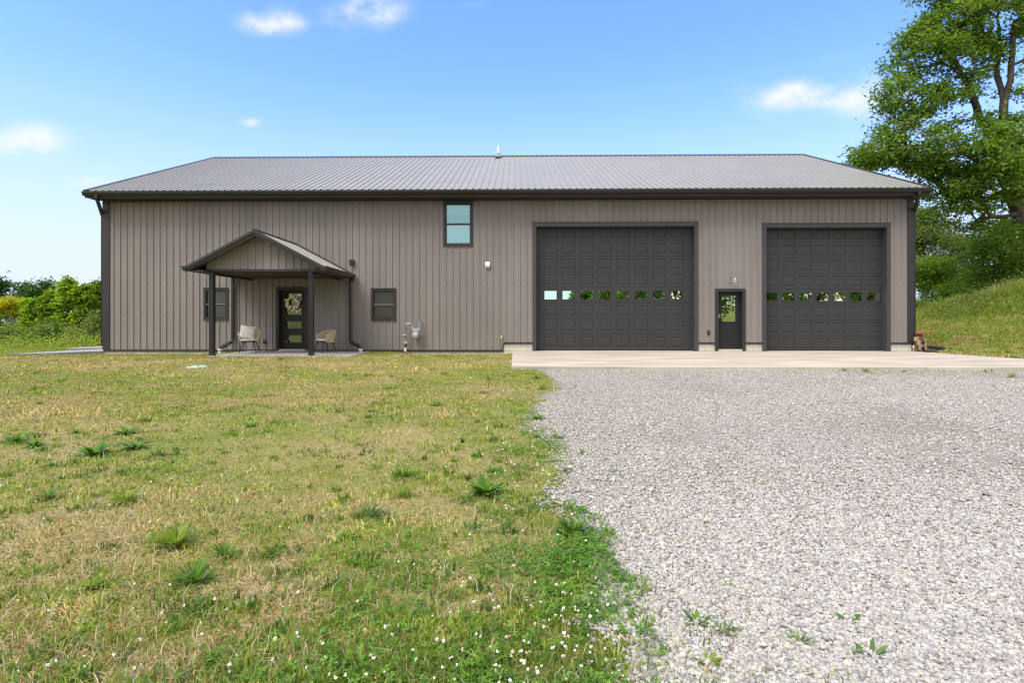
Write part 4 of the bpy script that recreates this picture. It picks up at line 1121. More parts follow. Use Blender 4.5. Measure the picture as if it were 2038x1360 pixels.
for i, (u, d, blobs, lab, cols) in enumerate([
    (184, 26.5, [(182,655,20,16,24),(180,675,22,14,20),(192,640,10,10,8)], 'grey green weed bush near the left corner of the house', GREY),
    (150, 26.5, [(150,668,14,18,18),(148,685,16,8,12)], 'slim grey green weed left of the rounded weed bush', GREY),
    (90, 26, [(88,665,8,18,14),(92,685,12,10,12)], 'tall narrow grey weed among green brush', GREY),
    (118, 27, [(118,672,14,16,18),(110,688,16,8,10),(104,650,12,12,10)], 'green weed clump beneath the lime saplings', [(.07,.13,.03),(.09,.15,.04)]),
    (72, 27, [(70,668,14,14,16),(64,688,18,8,12)], 'green bush below the yellow shrub', [(.065,.125,.03),(.085,.145,.04)]),
    (38, 26, [(38,680,18,12,18),(22,668,14,12,12)], 'low bush under the bare stems of the yellow shrub', GREY+[(.07,.13,.035)]),
    (6, 26, [(4,685,14,14,16),(8,665,14,10,10)], 'bush at the left edge below the yellow shrub', [(.055,.11,.035),(.075,.13,.045)])]):
    b = gpt(u, d, -.1); top = AT(u, 672, d)
    plant('weed_bush', lab, 'bush', b, [b, b*.5+top*.5, top], blobs, d, 46, (.12,.12,.14), .13, cols, seed=70+i, r0=.006, step=.25, aspect=.3, droop=-.5)
# brush closing the view low down at the left and the right (one mass)
rng = np.random.default_rng(90)
def brush(name, us, ds, hs, cols, n, size, seed, per=60):
    rng = np.random.default_rng(seed); C = []
    for _ in range(n):
        u = rng.uniform(*us); d = rng.uniform(*ds); p = gpt(u, d); p[2] += rng.uniform(.05, 1)*rng.uniform(*hs); C.append(p)
    V, Fc, c = leaves(rng, np.array(C), per, (.3, .3, .25), size, cols)
    return tag(np_mesh(name, V, [Fc], M['leaf'], None, c), kind='stuff')
brush('undergrowth', (-120, 210), (33, 44), (.1, 2.2), [(0.063, 0.119, 0.035), (0.091, 0.154, 0.042), (0.049, 0.091, 0.031)], 1300, .2, 91)
brush('low_weeds', (-40, 212), (23.6, 27.5), (.05, .3), [(.16,.24,.05),(.20,.26,.06),(.11,.19,.04),(.24,.25,.08)], 260, .10, 92, 30)
brush('crest_weeds', (1862, 2060), (25.0, 28.5), (.1, .5), [(.10,.15,.04),(.14,.18,.06),(.08,.13,.03)], 130, .10, 95, 34)
brush('undergrowth_behind_mound', (1815, 2090), (40, 58), (.8, 3.2), [(0.049, 0.084, 0.031), (0.07, 0.119, 0.036), (0.098, 0.154, 0.042)], 520, .2, 93)
brush('far_wood', (-160, 2300), (85, 120), (1, 5), [(.04,.08,.035),(.05,.09,.04)], 500, .5, 94, 50)

# trees on the far side of the yard, seen only as mirror images in the panes
def yard_tree(x, y, s, seed):
    rng = np.random.default_rng(seed); z = float(zg(x, y)); base = (x, y, z)
    t = thing('yard_tree', 'leafy tree across the yard mirrored in the garage panes', 'tree', base, 0, 'trees across the yard')
    pts = rng.normal(0, 1, (70, 3)); pts /= np.linalg.norm(pts, axis=1, keepdims=True); pts *= rng.uniform(.3, 1, (70, 1))**.5
    attr = np.array(base)+np.array([0, 0, 3.6*s])+pts*np.array([2.6*s, 2.6*s, 3.2*s])
    arr, par, cnt, tips = skeleton(rng, [np.array(base), np.array(base)+[0, 0, 2*s], np.array(base)+[.2, 0, 5*s]], attr, .8)
    branch_mesh('trunk', arr-np.array(base), par, cnt, .03, M['bark'], t)
    V, Fc, c = leaves(rng, arr[tips], 45, (.55*s, .55*s, .4*s), .42, [(.07,.13,.025),(.09,.16,.03),(.055,.10,.022),(.12,.18,.04)])
    np_mesh('crown', V-np.array(base), [Fc], M['leaf'], t, c)
for i, (x, y, s) in enumerate([(-13, -20, 1.0), (-7.5, -24, 1.15), (7, -20, .55), (11.5, -23, 1.1), (16, -19, .95), (21, -24, 1.2), (27, -20, 1.1), (-20, -24, 1.2), (33, -24, 1.2), (-27, -20, 1.0), (38, -20, 1.2), (44, -22, 1.3), (50, -20, 1.2), (30, -28, 1.4), (14, -28, 1.3), (0, -34, .7), (24, -18, .7), (34, -17, .8), (41, -16, .8), (9.5, -17, .6)]):
    yard_tree(x, y, s, 200+i)

# ------------------------------------------------------------------ lawn cover
def lawn_density(x, y):
    """probability that grass grows here"""
    g = gravel_amt(x, y)
    dens = np.maximum(sstep(.18, -.25, g), .05*sstep(1.1, .1, g))
    dens = np.maximum(dens, .55*sstep(.48, .66, fbm(N2, x*1.7, y*2.4))*(y > 11.8)*(y < SLAB_FRONT-.02)*sstep(4, 9, x)*sstep(11.8, 13.4, y))
    dens = np.where((y > SLAB_FRONT) & (x > sx0), 0, dens)
    slab_r = np.interp(y, [14.3, 16.2, 18.7, 20], [16.6, 14.25, 13.55, 13.2])
    dens = np.where((y > 14.3) & (x > slab_r), 1, dens)
    dens = np.where((y > D-.28) & (x > xl-.1) & (x < xr), 0, dens)
    dens = np.where((x > px0) & (x < px1) & (y > 16.84), 0, dens)
    dens = np.where((x > xl) & (x < sx0) & (y > D-.1), 0, dens)
    return dens

def greenness(x, y):
    g = fbm(N1, x*.55+3, y*.55+8)*.8 + .05 + .42*(fbm(N2, x*2.2, y*2.2)-.5) + .65*(fbm(N3, x*5.5+2, y*5.5)-.5)
    g = g + .30*sstep(1.3, .0, edge_x(y)-x)*(y < 14) + .35*sstep(17.2, 18.6, y)*(x < 0) + .25*sstep(3.5, 1.8, y)*(x > -.8)*(y > 0)
    g = g + .10*(y < 14) - .12*sstep(3.6, 2.2, y)*(y > 0) - .05*sstep(4.5, 2.4, y)*sstep(-.1, -.7, x)*(y > 0) - .30*sstep(.62, .74, fbm(N3, x*.8+31, y*.8+12))
    g = g - .10*sstep(12.5, 15, y)*sstep(17.6, 16.6, y)*(x < -1)
    return g

STRAW = np.array([(.60,.50,.22),(.52,.42,.17),(.72,.61,.34),(.40,.25,.10),(.26,.13,.055)])
GREEN = np.array([(.27,.35,.035),(.19,.30,.03),(.36,.40,.05),(.11,.20,.025),(.23,.31,.10),(.36,.36,.07)])

def blades(name, X, Y, H, Wd, cols, bend=.6, seed=5, two=True, Z=None, mat_=None):
    rng = np.random.default_rng(seed); N = len(X)
    a = rng.uniform(0, 2*math.pi, N); lean = rng.uniform(.1, 1.0, N)*bend
    Z = zg(X, Y) if Z is None else Z
    base = np.stack([X, Y, Z-.004], -1); dirv = np.stack([np.cos(a), np.sin(a), np.zeros(N)], -1)
    b2 = rng.uniform(0, 2*math.pi, N); side = np.stack([np.cos(b2), np.sin(b2), np.zeros(N)], -1)*(Wd/2)[:, None]
    h = H[:, None]; up = np.array([[0, 0, 1.]]); l = lean[:, None]
    mid = base + h*.55*(up*(1-.35*l)+dirv*.45*l); tip = base + h*(up*(1-.62*l)+dirv*1.0*l)
    if two:
        V = np.stack([base-side, base+side, mid+side*.8, mid-side*.8, tip], 1).reshape(-1, 3); k = 5
        b = (np.arange(N)*5)[:, None]; Fs = [b+np.array([[0, 1, 2, 3]]), b+np.array([[3, 2, 4]])]
    else:
        V = np.stack([base-side, base+side, tip], 1).reshape(-1, 3); k = 3
        Fs = [(np.arange(N)*3)[:, None]+np.array([[0, 1, 2]])]
    return tag(np_mesh(name, V, Fs, mat_ or M['grass'], None, np.repeat(cols, k, 0)), kind='stuff')

def sample_lawn(n, dmin, dmax, pw, seed):
    rng = np.random.default_rng(seed); q = rng.random(n)
    if pw == 'screen':                       # even in picture rows
        d = 1/(1/dmin + (1/dmax-1/dmin)*q)
        d = d
    else:
        d = np.sqrt(dmin**2 + (dmax**2-dmin**2)*q)
    a = rng.uniform(-.98, .98, n); x = a*d + rng.uniform(-.4, .4, n); y = d + rng.uniform(-.1, .1, n)
    keep = rng.random(n) < lawn_density(x, y)
    return x[keep], y[keep]

def colour(rng, x, y, bias=0.0):
    g = np.clip((greenness(x, y)-.27+bias)*3.0, 0.16, .95); gr = rng.random(len(x)) < g
    c = np.where(gr[:, None], GREEN[rng.integers(0, len(GREEN), len(x))], STRAW[rng.integers(0, len(STRAW), len(x))])
    return np.minimum(c*1.13*rng.uniform(.5, 1.35, (len(x), 1)), .85), gr

rng = np.random.default_rng(300)
x, y = sample_lawn(330000, 1.5, 12, 'screen', 301)
k = rng.random(len(x)) < sstep(12, 6.5, y)*(1-.65*sstep(.60, .72, fbm(N3, x*.8+31, y*.8+12))); x, y = x[k], y[k]
dist = np.hypot(x, y); c, gr = colour(rng, x, y)
lump = sstep(.35, .75, fbm(N3, x*3.1, y*3.1))*sstep(.3, .6, fbm(N2, x*7+3, y*7))
H = (.022+.05*rng.random(len(x))**2)*(.55+.9*lump)*np.where(gr, 1.25, .95); Wd = .0036*(1+dist*.15)*rng.uniform(.5, 1.6, len(x))
blades('lawn_grass', x, y, H*.88, Wd, c*(.85+.4*lump)[:, None], bend=1.55, seed=302)
# loose dead stems lying over the turf
x, y = sample_lawn(60000, 1.5, 9, 'screen', 308); k = rng.random(len(x)) < np.clip(.75-greenness(x, y), .1, .6); x, y = x[k], y[k]
c = np.array([(.64,.54,.34),(.52,.42,.24),(.70,.62,.44),(.36,.20,.09)])[rng.integers(0, 4, len(x))]*rng.uniform(.7, 1.2, (len(x), 1))
blades('dead_stems', x, y, rng.uniform(.04, .12, len(x)), .0024*(1+y*.16)*rng.uniform(.6, 1.3, len(x)), c, bend=1.6, seed=309, Z=zg(x, y)+rng.uniform(.0, .02, len(x)))
x, y = sample_lawn(380000, 6, 23, 'screen', 303)
x2, y2 = sample_lawn(210000, 7, 23, 'area', 304); x = np.concatenate([x, x2]); y = np.concatenate([y, y2])
k = rng.random(len(x)) < sstep(5.5, 10.5, y); x, y = x[k], y[k]
dist = np.hypot(x, y); c, gr = colour(rng, x, y)
lump = sstep(.35, .75, fbm(N3, x*2.1, y*2.1))*sstep(.3, .6, fbm(N2, x*4+3, y*4))
edge = sstep(16.0, 16.75, y)*sstep(17.5, 16.75, y)*(x > px0-.3)*(x < px1+.3)
H = (.025+.04*rng.random(len(x))**1.6)*(.6+.9*lump) + .06*edge*rng.random(len(x)); Wd = .0058*(1+dist*.14)*rng.uniform(.5, 1.6, len(x))
blades('far_lawn_grass', x, y, H, Wd, c*(.78+.4*lump)[:, None], bend=1.1, seed=305, two=False)
# slope at the right and the mound
n = 230000; u = rng.uniform(1800, 2120, n); d = rng.uniform(15.5, 34, n); a = (u-U0)/F-math.tan(YAW); x = a*d; y = d
k = lawn_density(x, y) > rng.random(n); k &= x > 13.3; x, y = x[k], y[k]
crest = sstep(1.0, 1.9, zg(x, y))*sstep(22.5, 24.5, y)*(.35+.65*sstep(.35, .6, fbm(N2, x*.9, y*.9))); c, gr = colour(rng, x, y, .16)
c = np.where((crest > .4)[:, None] & ~gr[:, None], c*np.array([[.8, .85, .8]]), c)
H = (.04+.07*rng.random(len(x)))*(.6+.9*sstep(.4, .7, fbm(N3, x*1.3, y*1.3))) + crest*rng.uniform(.1, .6, len(x)); c = c*np.array([[.86, .9, .86]]); Wd = .02*rng.uniform(.6, 1.4, len(x))
blades('slope_grass', x, y, H, Wd, c, bend=.8, seed=306)
# strips of taller grass along the left path and beyond it
n = 26000; x = rng.uniform(-26, -12, n); y = rng.uniform(19.2, 24, n); k = (lawn_density(x, y) > rng.random(n)); x, y = x[k], y[k]
pth = np.zeros(len(x), bool); c, gr = colour(rng, x, y, .2)
zz_ = zg(x, y)
blades('path_side_grass', x, y, rng.uniform(.04, .09, len(x)), np.full(len(x), .012), c, bend=.7, seed=307, two=False)
# tufts (green bunches) through the lawn as part of the turf
tx, ty = sample_lawn(3600, 1.9, 18, 'screen', 310); keepn = rng.random(len(tx)) < np.clip((greenness(tx, ty)-.25)*2, .08, 1); tx, ty = tx[keepn], ty[keepn]
X = []; Y = []; Hh = []; Cc = []
for a_, b_ in zip(tx, ty):
    m_ = rng.integers(8, 46); r_ = rng.gamma(2, .02)*(1+b_*.06); X.append(a_+rng.normal(0, r_, m_)); Y.append(b_+rng.normal(0, r_, m_)); Hh.append(rng.uniform(.03, .09, m_)*rng.uniform(.5, 1.15))
    Cc.append(np.array([(.16,.28,.035),(.22,.32,.04),(.12,.22,.045),(.08,.15,.03),(.30,.36,.06)])[rng.integers(0, 5)]*rng.uniform(.7, 1.25, (m_, 1)))
X, Y, Hh, Cc = map(np.concatenate, (X, Y, Hh, Cc))
blades('grass_tufts', X, Y, Hh, .0042*(1+Y*.15), Cc, bend=.9, seed=311)

# low broadleaf plants mixed through the turf
tx, ty = sample_lawn(1500, 1.9, 18, 'screen', 330); rb = np.random.default_rng(331); keepn = rb.random(len(tx)) < np.clip((fbm(N2, tx*.5+3, ty*.5)-.28)*2.2, .05, .8); tx, ty = tx[keepn], ty[keepn]
X = []; Y = []; Hh = []; Cc = []; Ww = []
for a_, b_ in zip(tx, ty):
    m_ = rb.integers(6, 26); r_ = rb.uniform(.015, .06)*(1+b_*.07); z_ = rb.uniform(.6, 1.5)
    X.append(a_+rb.normal(0, r_, m_)); Y.append(b_+rb.normal(0, r_*.8, m_)); Hh.append(rb.uniform(.03, .085, m_)*z_); Ww.append(rb.uniform(.007, .016, m_)*z_*(1+b_*.03))
    Cc.append(np.array([(.13,.26,.035),(.17,.31,.045),(.10,.20,.04),(.24,.33,.05),(.15,.24,.08)])[rb.integers(0, 5)]*rb.uniform(.7, 1.25, (m_, 1)))
X, Y, Hh, Cc, Ww = map(np.concatenate, (X, Y, Hh, Cc, Ww)); k = lawn_density(X, Y) > .05
blades('broadleaf_cover', X[k], Y[k], Hh[k], Ww[k], Cc[k], bend=1.35, seed=332, mat_=M['leaf'])

# clover leaves and flowers
def clover(name, X, Y, size, seed):
    rng = np.random.default_rng(seed); N = len(X); Vs = []; Cs = []; Fs = []
    h = rng.uniform(.012, .05, N); Z = zg(X, Y)+h; rot = rng.uniform(0, 6.28, N); til = rng.normal(0, .35, (N, 2)); off = 0
    s = size*rng.uniform(.6, 1.3, N); col_ = np.array([(.11,.27,.03),(.15,.32,.035),(.08,.20,.025),(.20,.35,.06)])[rng.integers(0, 4, N)]*rng.uniform(.75, 1.2, (N, 1))
    shape = [(0, 0), (.45, .30), (.85, .42), (1.08, .2), (1.0, 0), (1.08, -.2), (.85, -.42), (.45, -.30)]
    for k in range(3):
        ang = rot+k*2.094
        P = []
        for (r_, w_) in shape:
            px = np.cos(ang)*r_*s - np.sin(ang)*w_*s; py = np.sin(ang)*r_*s + np.cos(ang)*w_*s
            P.append(np.stack([X+px, Y+py, Z+px*til[:, 0]+py*til[:, 1]+.1*s*abs(w_)*2], -1))
        V = np.stack(P, 1).reshape(-1, 3); Vs.append(V); Cs.append(np.repeat(col_, 8, 0))
        Fs.append((np.arange(N)*8)[:, None]+np.array([[0, 1, 2, 3, 4, 5, 6, 7]])+off); off += len(V)
    return tag(np_mesh(name, np.concatenate(Vs), [np.concatenate(Fs)], M['leaf'], None, np.concatenate(Cs)), kind='stuff')
n = 60000; y = 1/(1/1.5+(1/8.5-1/1.5)*rng.random(n)); x = edge_x(y) - rng.exponential(.42, n)+.12
w = lawn_density(x, y)*np.clip((fbm(N3, x*1.3+5, y*1.3)-.40)*4.2 + .55*sstep(2.9, 2.1, y)*(x > -.25) - .35*sstep(3, 6, y), 0, 1)
k = rng.random(n) < w; x, y = x[k][:11000], y[k][:11000]
clover('clover_leaves', x, y, .0125, 321)
n = 700; y = 1/(1/1.6+(1/14-1/1.6)*rng.random(n)); x = edge_x(y)-rng.exponential(.6, n)
x2, y2 = sample_lawn(800, 1.8, 17, 'screen', 322); x = np.concatenate([x, x2]); y = np.concatenate([y, y2])
k = rng.random(len(x)) < lawn_density(x, y)*np.clip((fbm(N2, x*.9+7, y*.9+2)-.33)*3, .1, 1); x, y = x[k], y[k]
def flowers(name, X, Y, seed):
    rng = np.random.default_rng(seed); N = len(X); t = (1+5**.5)/2
    ico = np.array([(-1,t,0),(1,t,0),(-1,-t,0),(1,-t,0),(0,-1,t),(0,1,t),(0,-1,-t),(0,1,-t),(t,0,-1),(t,0,1),(-t,0,-1),(-t,0,1)])/math.hypot(1, t)
    fi = np.array([(0,11,5),(0,5,1),(0,1,7),(0,7,10),(0,10,11),(1,5,9),(5,11,4),(11,10,2),(10,7,6),(7,1,8),(3,9,4),(3,4,2),(3,2,6),(3,6,8),(3,8,9),(4,9,5),(2,4,11),(6,2,10),(8,6,7),(9,8,1)])
    # each head: a handful of small florets
    m = 7; off = rng.normal(0, 1, (N, m, 3)); off /= np.linalg.norm(off, axis=2, keepdims=True)
    s = rng.uniform(.0038, .0075, N)*(1+Y*.03); Z = zg(X, Y)+rng.uniform(.035, .075, N)
    cen = np.stack([X, Y, Z], -1)[:, None]+off*s[:, None, None]*.6
    V = (cen[:, :, None]+ico[None, None]*(s*.55)[:, None, None, None]).reshape(-1, 3)
    Fc = ((np.arange(N*m)*12)[:, None, None]+fi[None]).reshape(-1, 3)
    base = np.array([(.72,.68,.58),(.62,.58,.46),(.60,.45,.34),(.40,.25,.14)])[rng.choice(4, N, p=[.45, .28, .15, .12])]
    c = np.repeat(base, m*12, 0)
    return tag(np_mesh(name, V, [Fc], M['petal'], None, c), kind='stuff')
flowers('clover_flowers', x, y, 323)

# ------------------------------------------------------------------ gravel stones
def stones(name, X, Y, S, seed, two=False):
    rng = np.random.default_rng(seed); N = len(X); t = (1+5**.5)/2
    ico = np.array([(-1,t,0),(1,t,0),(-1,-t,0),(1,-t,0),(0,-1,t),(0,1,t),(0,-1,-t),(0,1,-t),(t,0,-1),(t,0,1),(-t,0,-1),(-t,0,1)])/math.hypot(1, t)
    fi = np.array([(0,11,5),(0,5,1),(0,1,7),(0,7,10),(0,10,11),(1,5,9),(5,11,4),(11,10,2),(10,7,6),(7,1,8),(3,9,4),(3,4,2),(3,2,6),(3,6,8),(3,8,9),(4,9,5),(2,4,11),(6,2,10),(8,6,7),(9,8,1)])
    sc = np.stack([rng.uniform(.8, 1.5, N), rng.uniform(.6, 1.1, N), rng.uniform(.38, .72, N)], -1)*S[:, None]*.5
    V = ico[None]*rng.uniform(.74, 1.2, (N, 12, 1))*sc[:, None]
    a = rng.uniform(0, 6.28, N); b = rng.normal(0, .35, N); ca, sa, cb, sb = np.cos(a), np.sin(a), np.cos(b), np.sin(b)
    x, y, z = V[..., 0], V[..., 1], V[..., 2]
    y, z = y*cb[:, None]-z*sb[:, None], y*sb[:, None]+z*cb[:, None]
    x, y = x*ca[:, None]-y*sa[:, None], x*sa[:, None]+y*ca[:, None]
    Zb = zg(X, Y)+.005+S*rng.uniform(.05, .38, N)
    V = np.stack([x+X[:, None], y+Y[:, None], z+Zb[:, None]], -1).reshape(-1, 3)
    Fc = ((np.arange(N)*12)[:, None, None]+fi[None]).reshape(-1, 3)
    pal = np.array([(.66,.635,.60),(.59,.57,.545),(.70,.65,.57),(.50,.485,.465),(.42,.40,.385),(.60,.52,.44),(.74,.73,.70),(.33,.315,.31)])
    c = pal[rng.choice(8, N, p=[.24,.2,.16,.14,.07,.06,.1,.03])]*rng.uniform(.47, .75, (N, 1))
    return tag(np_mesh(name, V, [Fc], M['stone'], None, np.repeat(c, 12, 0), smooth=True), kind='stuff')
def sample_gravel(n, dmin, dmax, seed):
    rng = np.random.default_rng(seed); d = dmin+(dmax-dmin)*rng.random(n)**1.15
    x = rng.uniform(-.08, 1.0, n)*d + rng.uniform(-.5, .5, n); y = d
    g = gravel_amt(x, y); k = rng.random(n) < sstep(-.22, .06, g)
    # packed fines: fewer loose stones in wheel-worn and washed places
    worn = .55*sstep(.52, .70, fbm(N1, x*.45+40, y*.45+11)) + .35*np.exp(-((x-5.2-.25*np.sin(y*.5))/.35)**2) + .35*np.exp(-((x-3.6-.25*np.sin(y*.5))/.35)**2)
    k &= rng.random(n) > np.clip(worn, 0, .6)*sstep(2.5, 5, y)
    return x[k], y[k]
x, y = sample_gravel(280000, 1.45, 13.72, 401); x2, y2 = sample_gravel(90000, 1.45, 5, 402); k2 = np.random.default_rng(9).random(len(x2)) < sstep(5, 3, y2); x = np.concatenate([x, x2[k2]]); y = np.concatenate([y, y2[k2]])
g_ = np.random.default_rng(403).gamma(7, .0018, len(x))+.003
big = np.random.default_rng(407).random(len(x)) < .006
stones('gravel_stones', x, y, g_*(1+.02*y)*np.where(big, 1.5, 1), 404)
# dead leaf bits and dry grass scraps on the gravel
rng = np.random.default_rng(408); n = 9000; y = 1/(1/1.6+(1/13.6-1/1.6)*rng.random(n)); x = edge_x(y)+rng.exponential(.9, n)-.1
x2 = rng.uniform(0, 1, 5000)*13; y2 = rng.uniform(9.5, 13.7, 5000); k2 = rng.random(5000) < sstep(4, 12, x2)*sstep(9.5, 12, y2); x = np.concatenate([x, x2[k2]]); y = np.concatenate([y, y2[k2]])
k = gravel_amt(x, y) > -.1; x, y = x[k], y[k]
c = np.array([(.34,.22,.12),(.50,.38,.20),(.24,.13,.07),(.30,.32,.08)])[rng.integers(0, 4, len(x))]*rng.uniform(.7, 1.2, (len(x), 1))
blades('dry_scraps', x, y, rng.uniform(.012, .04, len(x)), .004*(1+y*.12)*rng.uniform(.6, 1.5, len(x)), c, bend=1.55, seed=409, Z=zg(x, y)+.012, two=False)

# ------------------------------------------------------------------ single weeds
def weed(label, u, v, s, seed, cols, broad=True, n=26):
    rng = np.random.default_rng(seed); gx_, gy_ = ground_pt(u, v); gz_ = float(zg(gx_, gy_))
    N = int(n*1.7); a = rng.uniform(0, 6.28, N); el = rng.uniform(.1, .95, N)*(1 if broad else 1.25); L = s*(.76 if u > 1180 else .84)*rng.uniform(.45, 1.1, N); wd = L*(.2 if broad else .06)
    d = np.stack([np.cos(a)*np.cos(el), np.sin(a)*np.cos(el), np.sin(el)], -1); side = np.stack([-np.sin(a), np.cos(a), np.zeros(N)], -1)
    b0 = np.stack([np.cos(a), np.sin(a), np.zeros(N)], -1)*s*.08*rng.random((N, 1)); pts = []
    for t, w_ in ((0, .25), (.35, 1), (.7, .85)):
        c_ = b0 + d*(L*t)[:, None] + np.array([0, 0, -.28])*(L*t*t)[:, None]
        pts += [c_-side*(wd*w_/2)[:, None], c_+side*(wd*w_/2)[:, None]]
    pts.append(b0 + d*L[:, None] + np.array([0, 0, -.28])*L[:, None])
    V = np.stack(pts, 1).reshape(-1, 3); b = (np.arange(N)*7)[:, None]
    Fs = [np.concatenate([b+np.array([[0, 1, 3, 2]]), b+np.array([[2, 3, 5, 4]])]), b+np.array([[4, 5, 6]])]
    c = np.array(cols)[rng.integers(0, len(cols), N)]*rng.uniform(.75, 1.25, (N, 1))
    o = np_mesh('weed', V, Fs, M['leaf'], None, np.repeat(c, 7, 0)); o.location = (gx_, gy_, gz_)
    tag(o, label, 'weed', 'weeds in the yard'); return o
WG = [(.11,.24,.035),(.15,.30,.045),(.08,.19,.03)]; WL = [(.21,.33,.04),(.27,.36,.05),(.16,.27,.035)]; WB = [(.12,.22,.06),(.15,.26,.08)]
for i, (u, v, s, lab, cols, br, n) in enumerate([
    (32, 880, .26, 'broadleaf weed clump at the left edge of the lawn', WG, True, 24), (70, 888, .20, 'lower broadleaf weed right of the left edge clump', WG, True, 20),
    (185, 908, .27, 'dark broadleaf weed with upright leaves between two paler ones', WG, True, 28), (250, 864, .24, 'broadleaf weed highest up in the left lawn group', WG, True, 24),
    (268, 894, .25, 'wide pale broadleaf weed below the topmost of its group', WB, True, 26), (152, 862, .13, 'small dark weed left of the topmost broadleaf', WG, True, 14),
    (110, 928, .13, 'small dark flat weed below the dark upright one', WB, True, 14), (95, 995, .17, 'round dark grass clump in the left lawn', WB, False, 60),
    (248, 1000, .22, 'bright upright grass clump right of the round dark one', WL, False, 60), (346, 1088, .25, 'wide yellow green grass clump in the front lawn', WL, False, 90),
    (446, 1112, .16, 'small vivid green clump right of the wide yellow green one', WG, False, 60), (390, 1160, .20, 'dark leaning grass clump below the small vivid one', WG, False, 70),
    (185, 1170, .12, 'low yellow flowering weed in the front left lawn', WL, True, 24), (500, 850, .15, 'small weed in the dry middle of the lawn', WG, True, 14),
    (505, 825, .15, 'thin pale weed above the small mid-lawn weed', WL, False, 30), (800, 948, .19, 'spiky grass clump mid lawn between dry patches', WG, False, 60),
    (735, 1028, .18, 'loose grass clump left of the largest spiky weed', WB, False, 60), (968, 984, .27, 'large vivid broadleaf weed near the gravel edge', WG, True, 34),
    (805, 988, .17, 'soft green clump below the spiky mid-lawn clump', WL, False, 50), (985, 940, .14, 'small leafy weed above the large vivid broadleaf', WG, True, 14),
    (740, 820, .13, 'low dark weed in the far half of the lawn', WB, True, 16), (868, 808, .17, 'dark flat weed in the far lawn toward the gravel', WG, True, 18),
    (972, 756, .20, 'bright grass clump near the corner of the concrete apron', WL, False, 50), (1068, 754, .22, 'bright grass clump where lawn, apron and gravel meet', WL, False, 60),
    (1080, 775, .18, 'second grass clump below the one at the apron corner', WG, False, 44), (1070, 836, .18, 'dark round weed on the edge of the gravel', WG, True, 30),
    (1108, 874, .18, 'spiky weed growing out of the gravel edge', WG, False, 40), (1165, 908, .12, 'small weed in gravel right of the spiky edge weed', WG, True, 14),
    (1228, 886, .07, 'tiny weed alone in the pale gravel', WG, True, 10), (1140, 1062, .20, 'dense bushy weed patch overhanging the gravel', WG, False, 110),
    (1222, 942, .11, 'thin sprig in gravel beyond the bushy weed patch', WG, False, 16), (1210, 1070, .13, 'pale weed on gravel right of the bushy patch', WL, False, 50),
    (1388, 1245, .13, 'bladed weed in the near gravel', WG, True, 12), (1440, 1265, .13, 'twisted weed right of the bladed one in gravel', WB, False, 36),
    (1405, 1325, .10, 'round yellow green weed at the bottom of the gravel', WL, True, 22), (1590, 1285, .12, 'dark tangled weed in the middle of the near gravel', WB, False, 40),
    (1690, 1242, .11, 'slanting green weed in the near right gravel', WG, True, 9), (1735, 1310, .13, 'weed with reddish base in the near right gravel', WB, True, 14),
    (1665, 1280, .06, 'tiny round weed between the right gravel weeds', WG, True, 12), (1722, 741, .22, 'green weed strip against the apron edge', WG, False, 60),
    (1682, 740, .22, 'dark weed at the apron edge left of the green strip', WG, False, 40), (1800, 741, .16, 'weed at the apron edge before the right garage jamb', WG, False, 40),
    (1960, 742, .18, 'weed at the right end of the apron edge', WG, False, 40), (2015, 752, .22, 'weed patch on gravel by the right photo edge', WL, False, 60)]):
    weed(lab, u, v, s, 500+i, cols, br, n)

# ------------------------------------------------------------------ sky, sun, camera
SUN_AZ, SUN_EL = R(222), R(56)               # clockwise from +Y: behind the viewer, to the left
w = bpy.data.worlds.new('World'); scene.world = w; w.use_nodes = True
nt = w.node_tree; L = nt.links.new
bg = nt.nodes['Background']; bg.inputs['Strength'].default_value = .13
sky = nn(nt, 'ShaderNodeTexSky', sky_type='NISHITA'); sky.sun_disc = False
sky.sun_elevation = SUN_EL; sky.sun_rotation = SUN_AZ; sky.air_density = 1.0; sky.dust_density = 1.2; sky.ozone_density = 1.6
tc = nn(nt, 'ShaderNodeTexCoord'); sep = nn(nt, 'ShaderNodeSeparateXYZ'); L(tc.outputs['Generated'], sep.inputs[0])
def math_(op, a, b=None, c=None, clamp=False):
    n = nn(nt, 'ShaderNodeMath', operation=op); n.use_clamp = clamp
    for i, v in enumerate((a, b, c)):
        if v is None: continue
        if isinstance(v, (int, float)): n.inputs[i].default_value = v
        else: L(v, n.inputs[i])
    return n.outputs[0]
ysafe = math_('MAXIMUM', sep.outputs['Y'], .05)
hx_ = math_('DIVIDE', sep.outputs['X'], ysafe); hz_ = math_('DIVIDE', sep.outputs['Z'], ysafe)
noi = nn(nt, 'ShaderNodeTexNoise'); noi.inputs['Scale'].default_value = 13; noi.inputs['Detail'].default_value = 9; noi.inputs['Roughness'].default_value = .58
mp = nn(nt, 'ShaderNodeMapping'); mp.inputs['Scale'].default_value = (1, 1, 1.55); L(tc.outputs['Generated'], mp.inputs[0]); L(mp.outputs[0], noi.inputs['Vector'])
tot = None
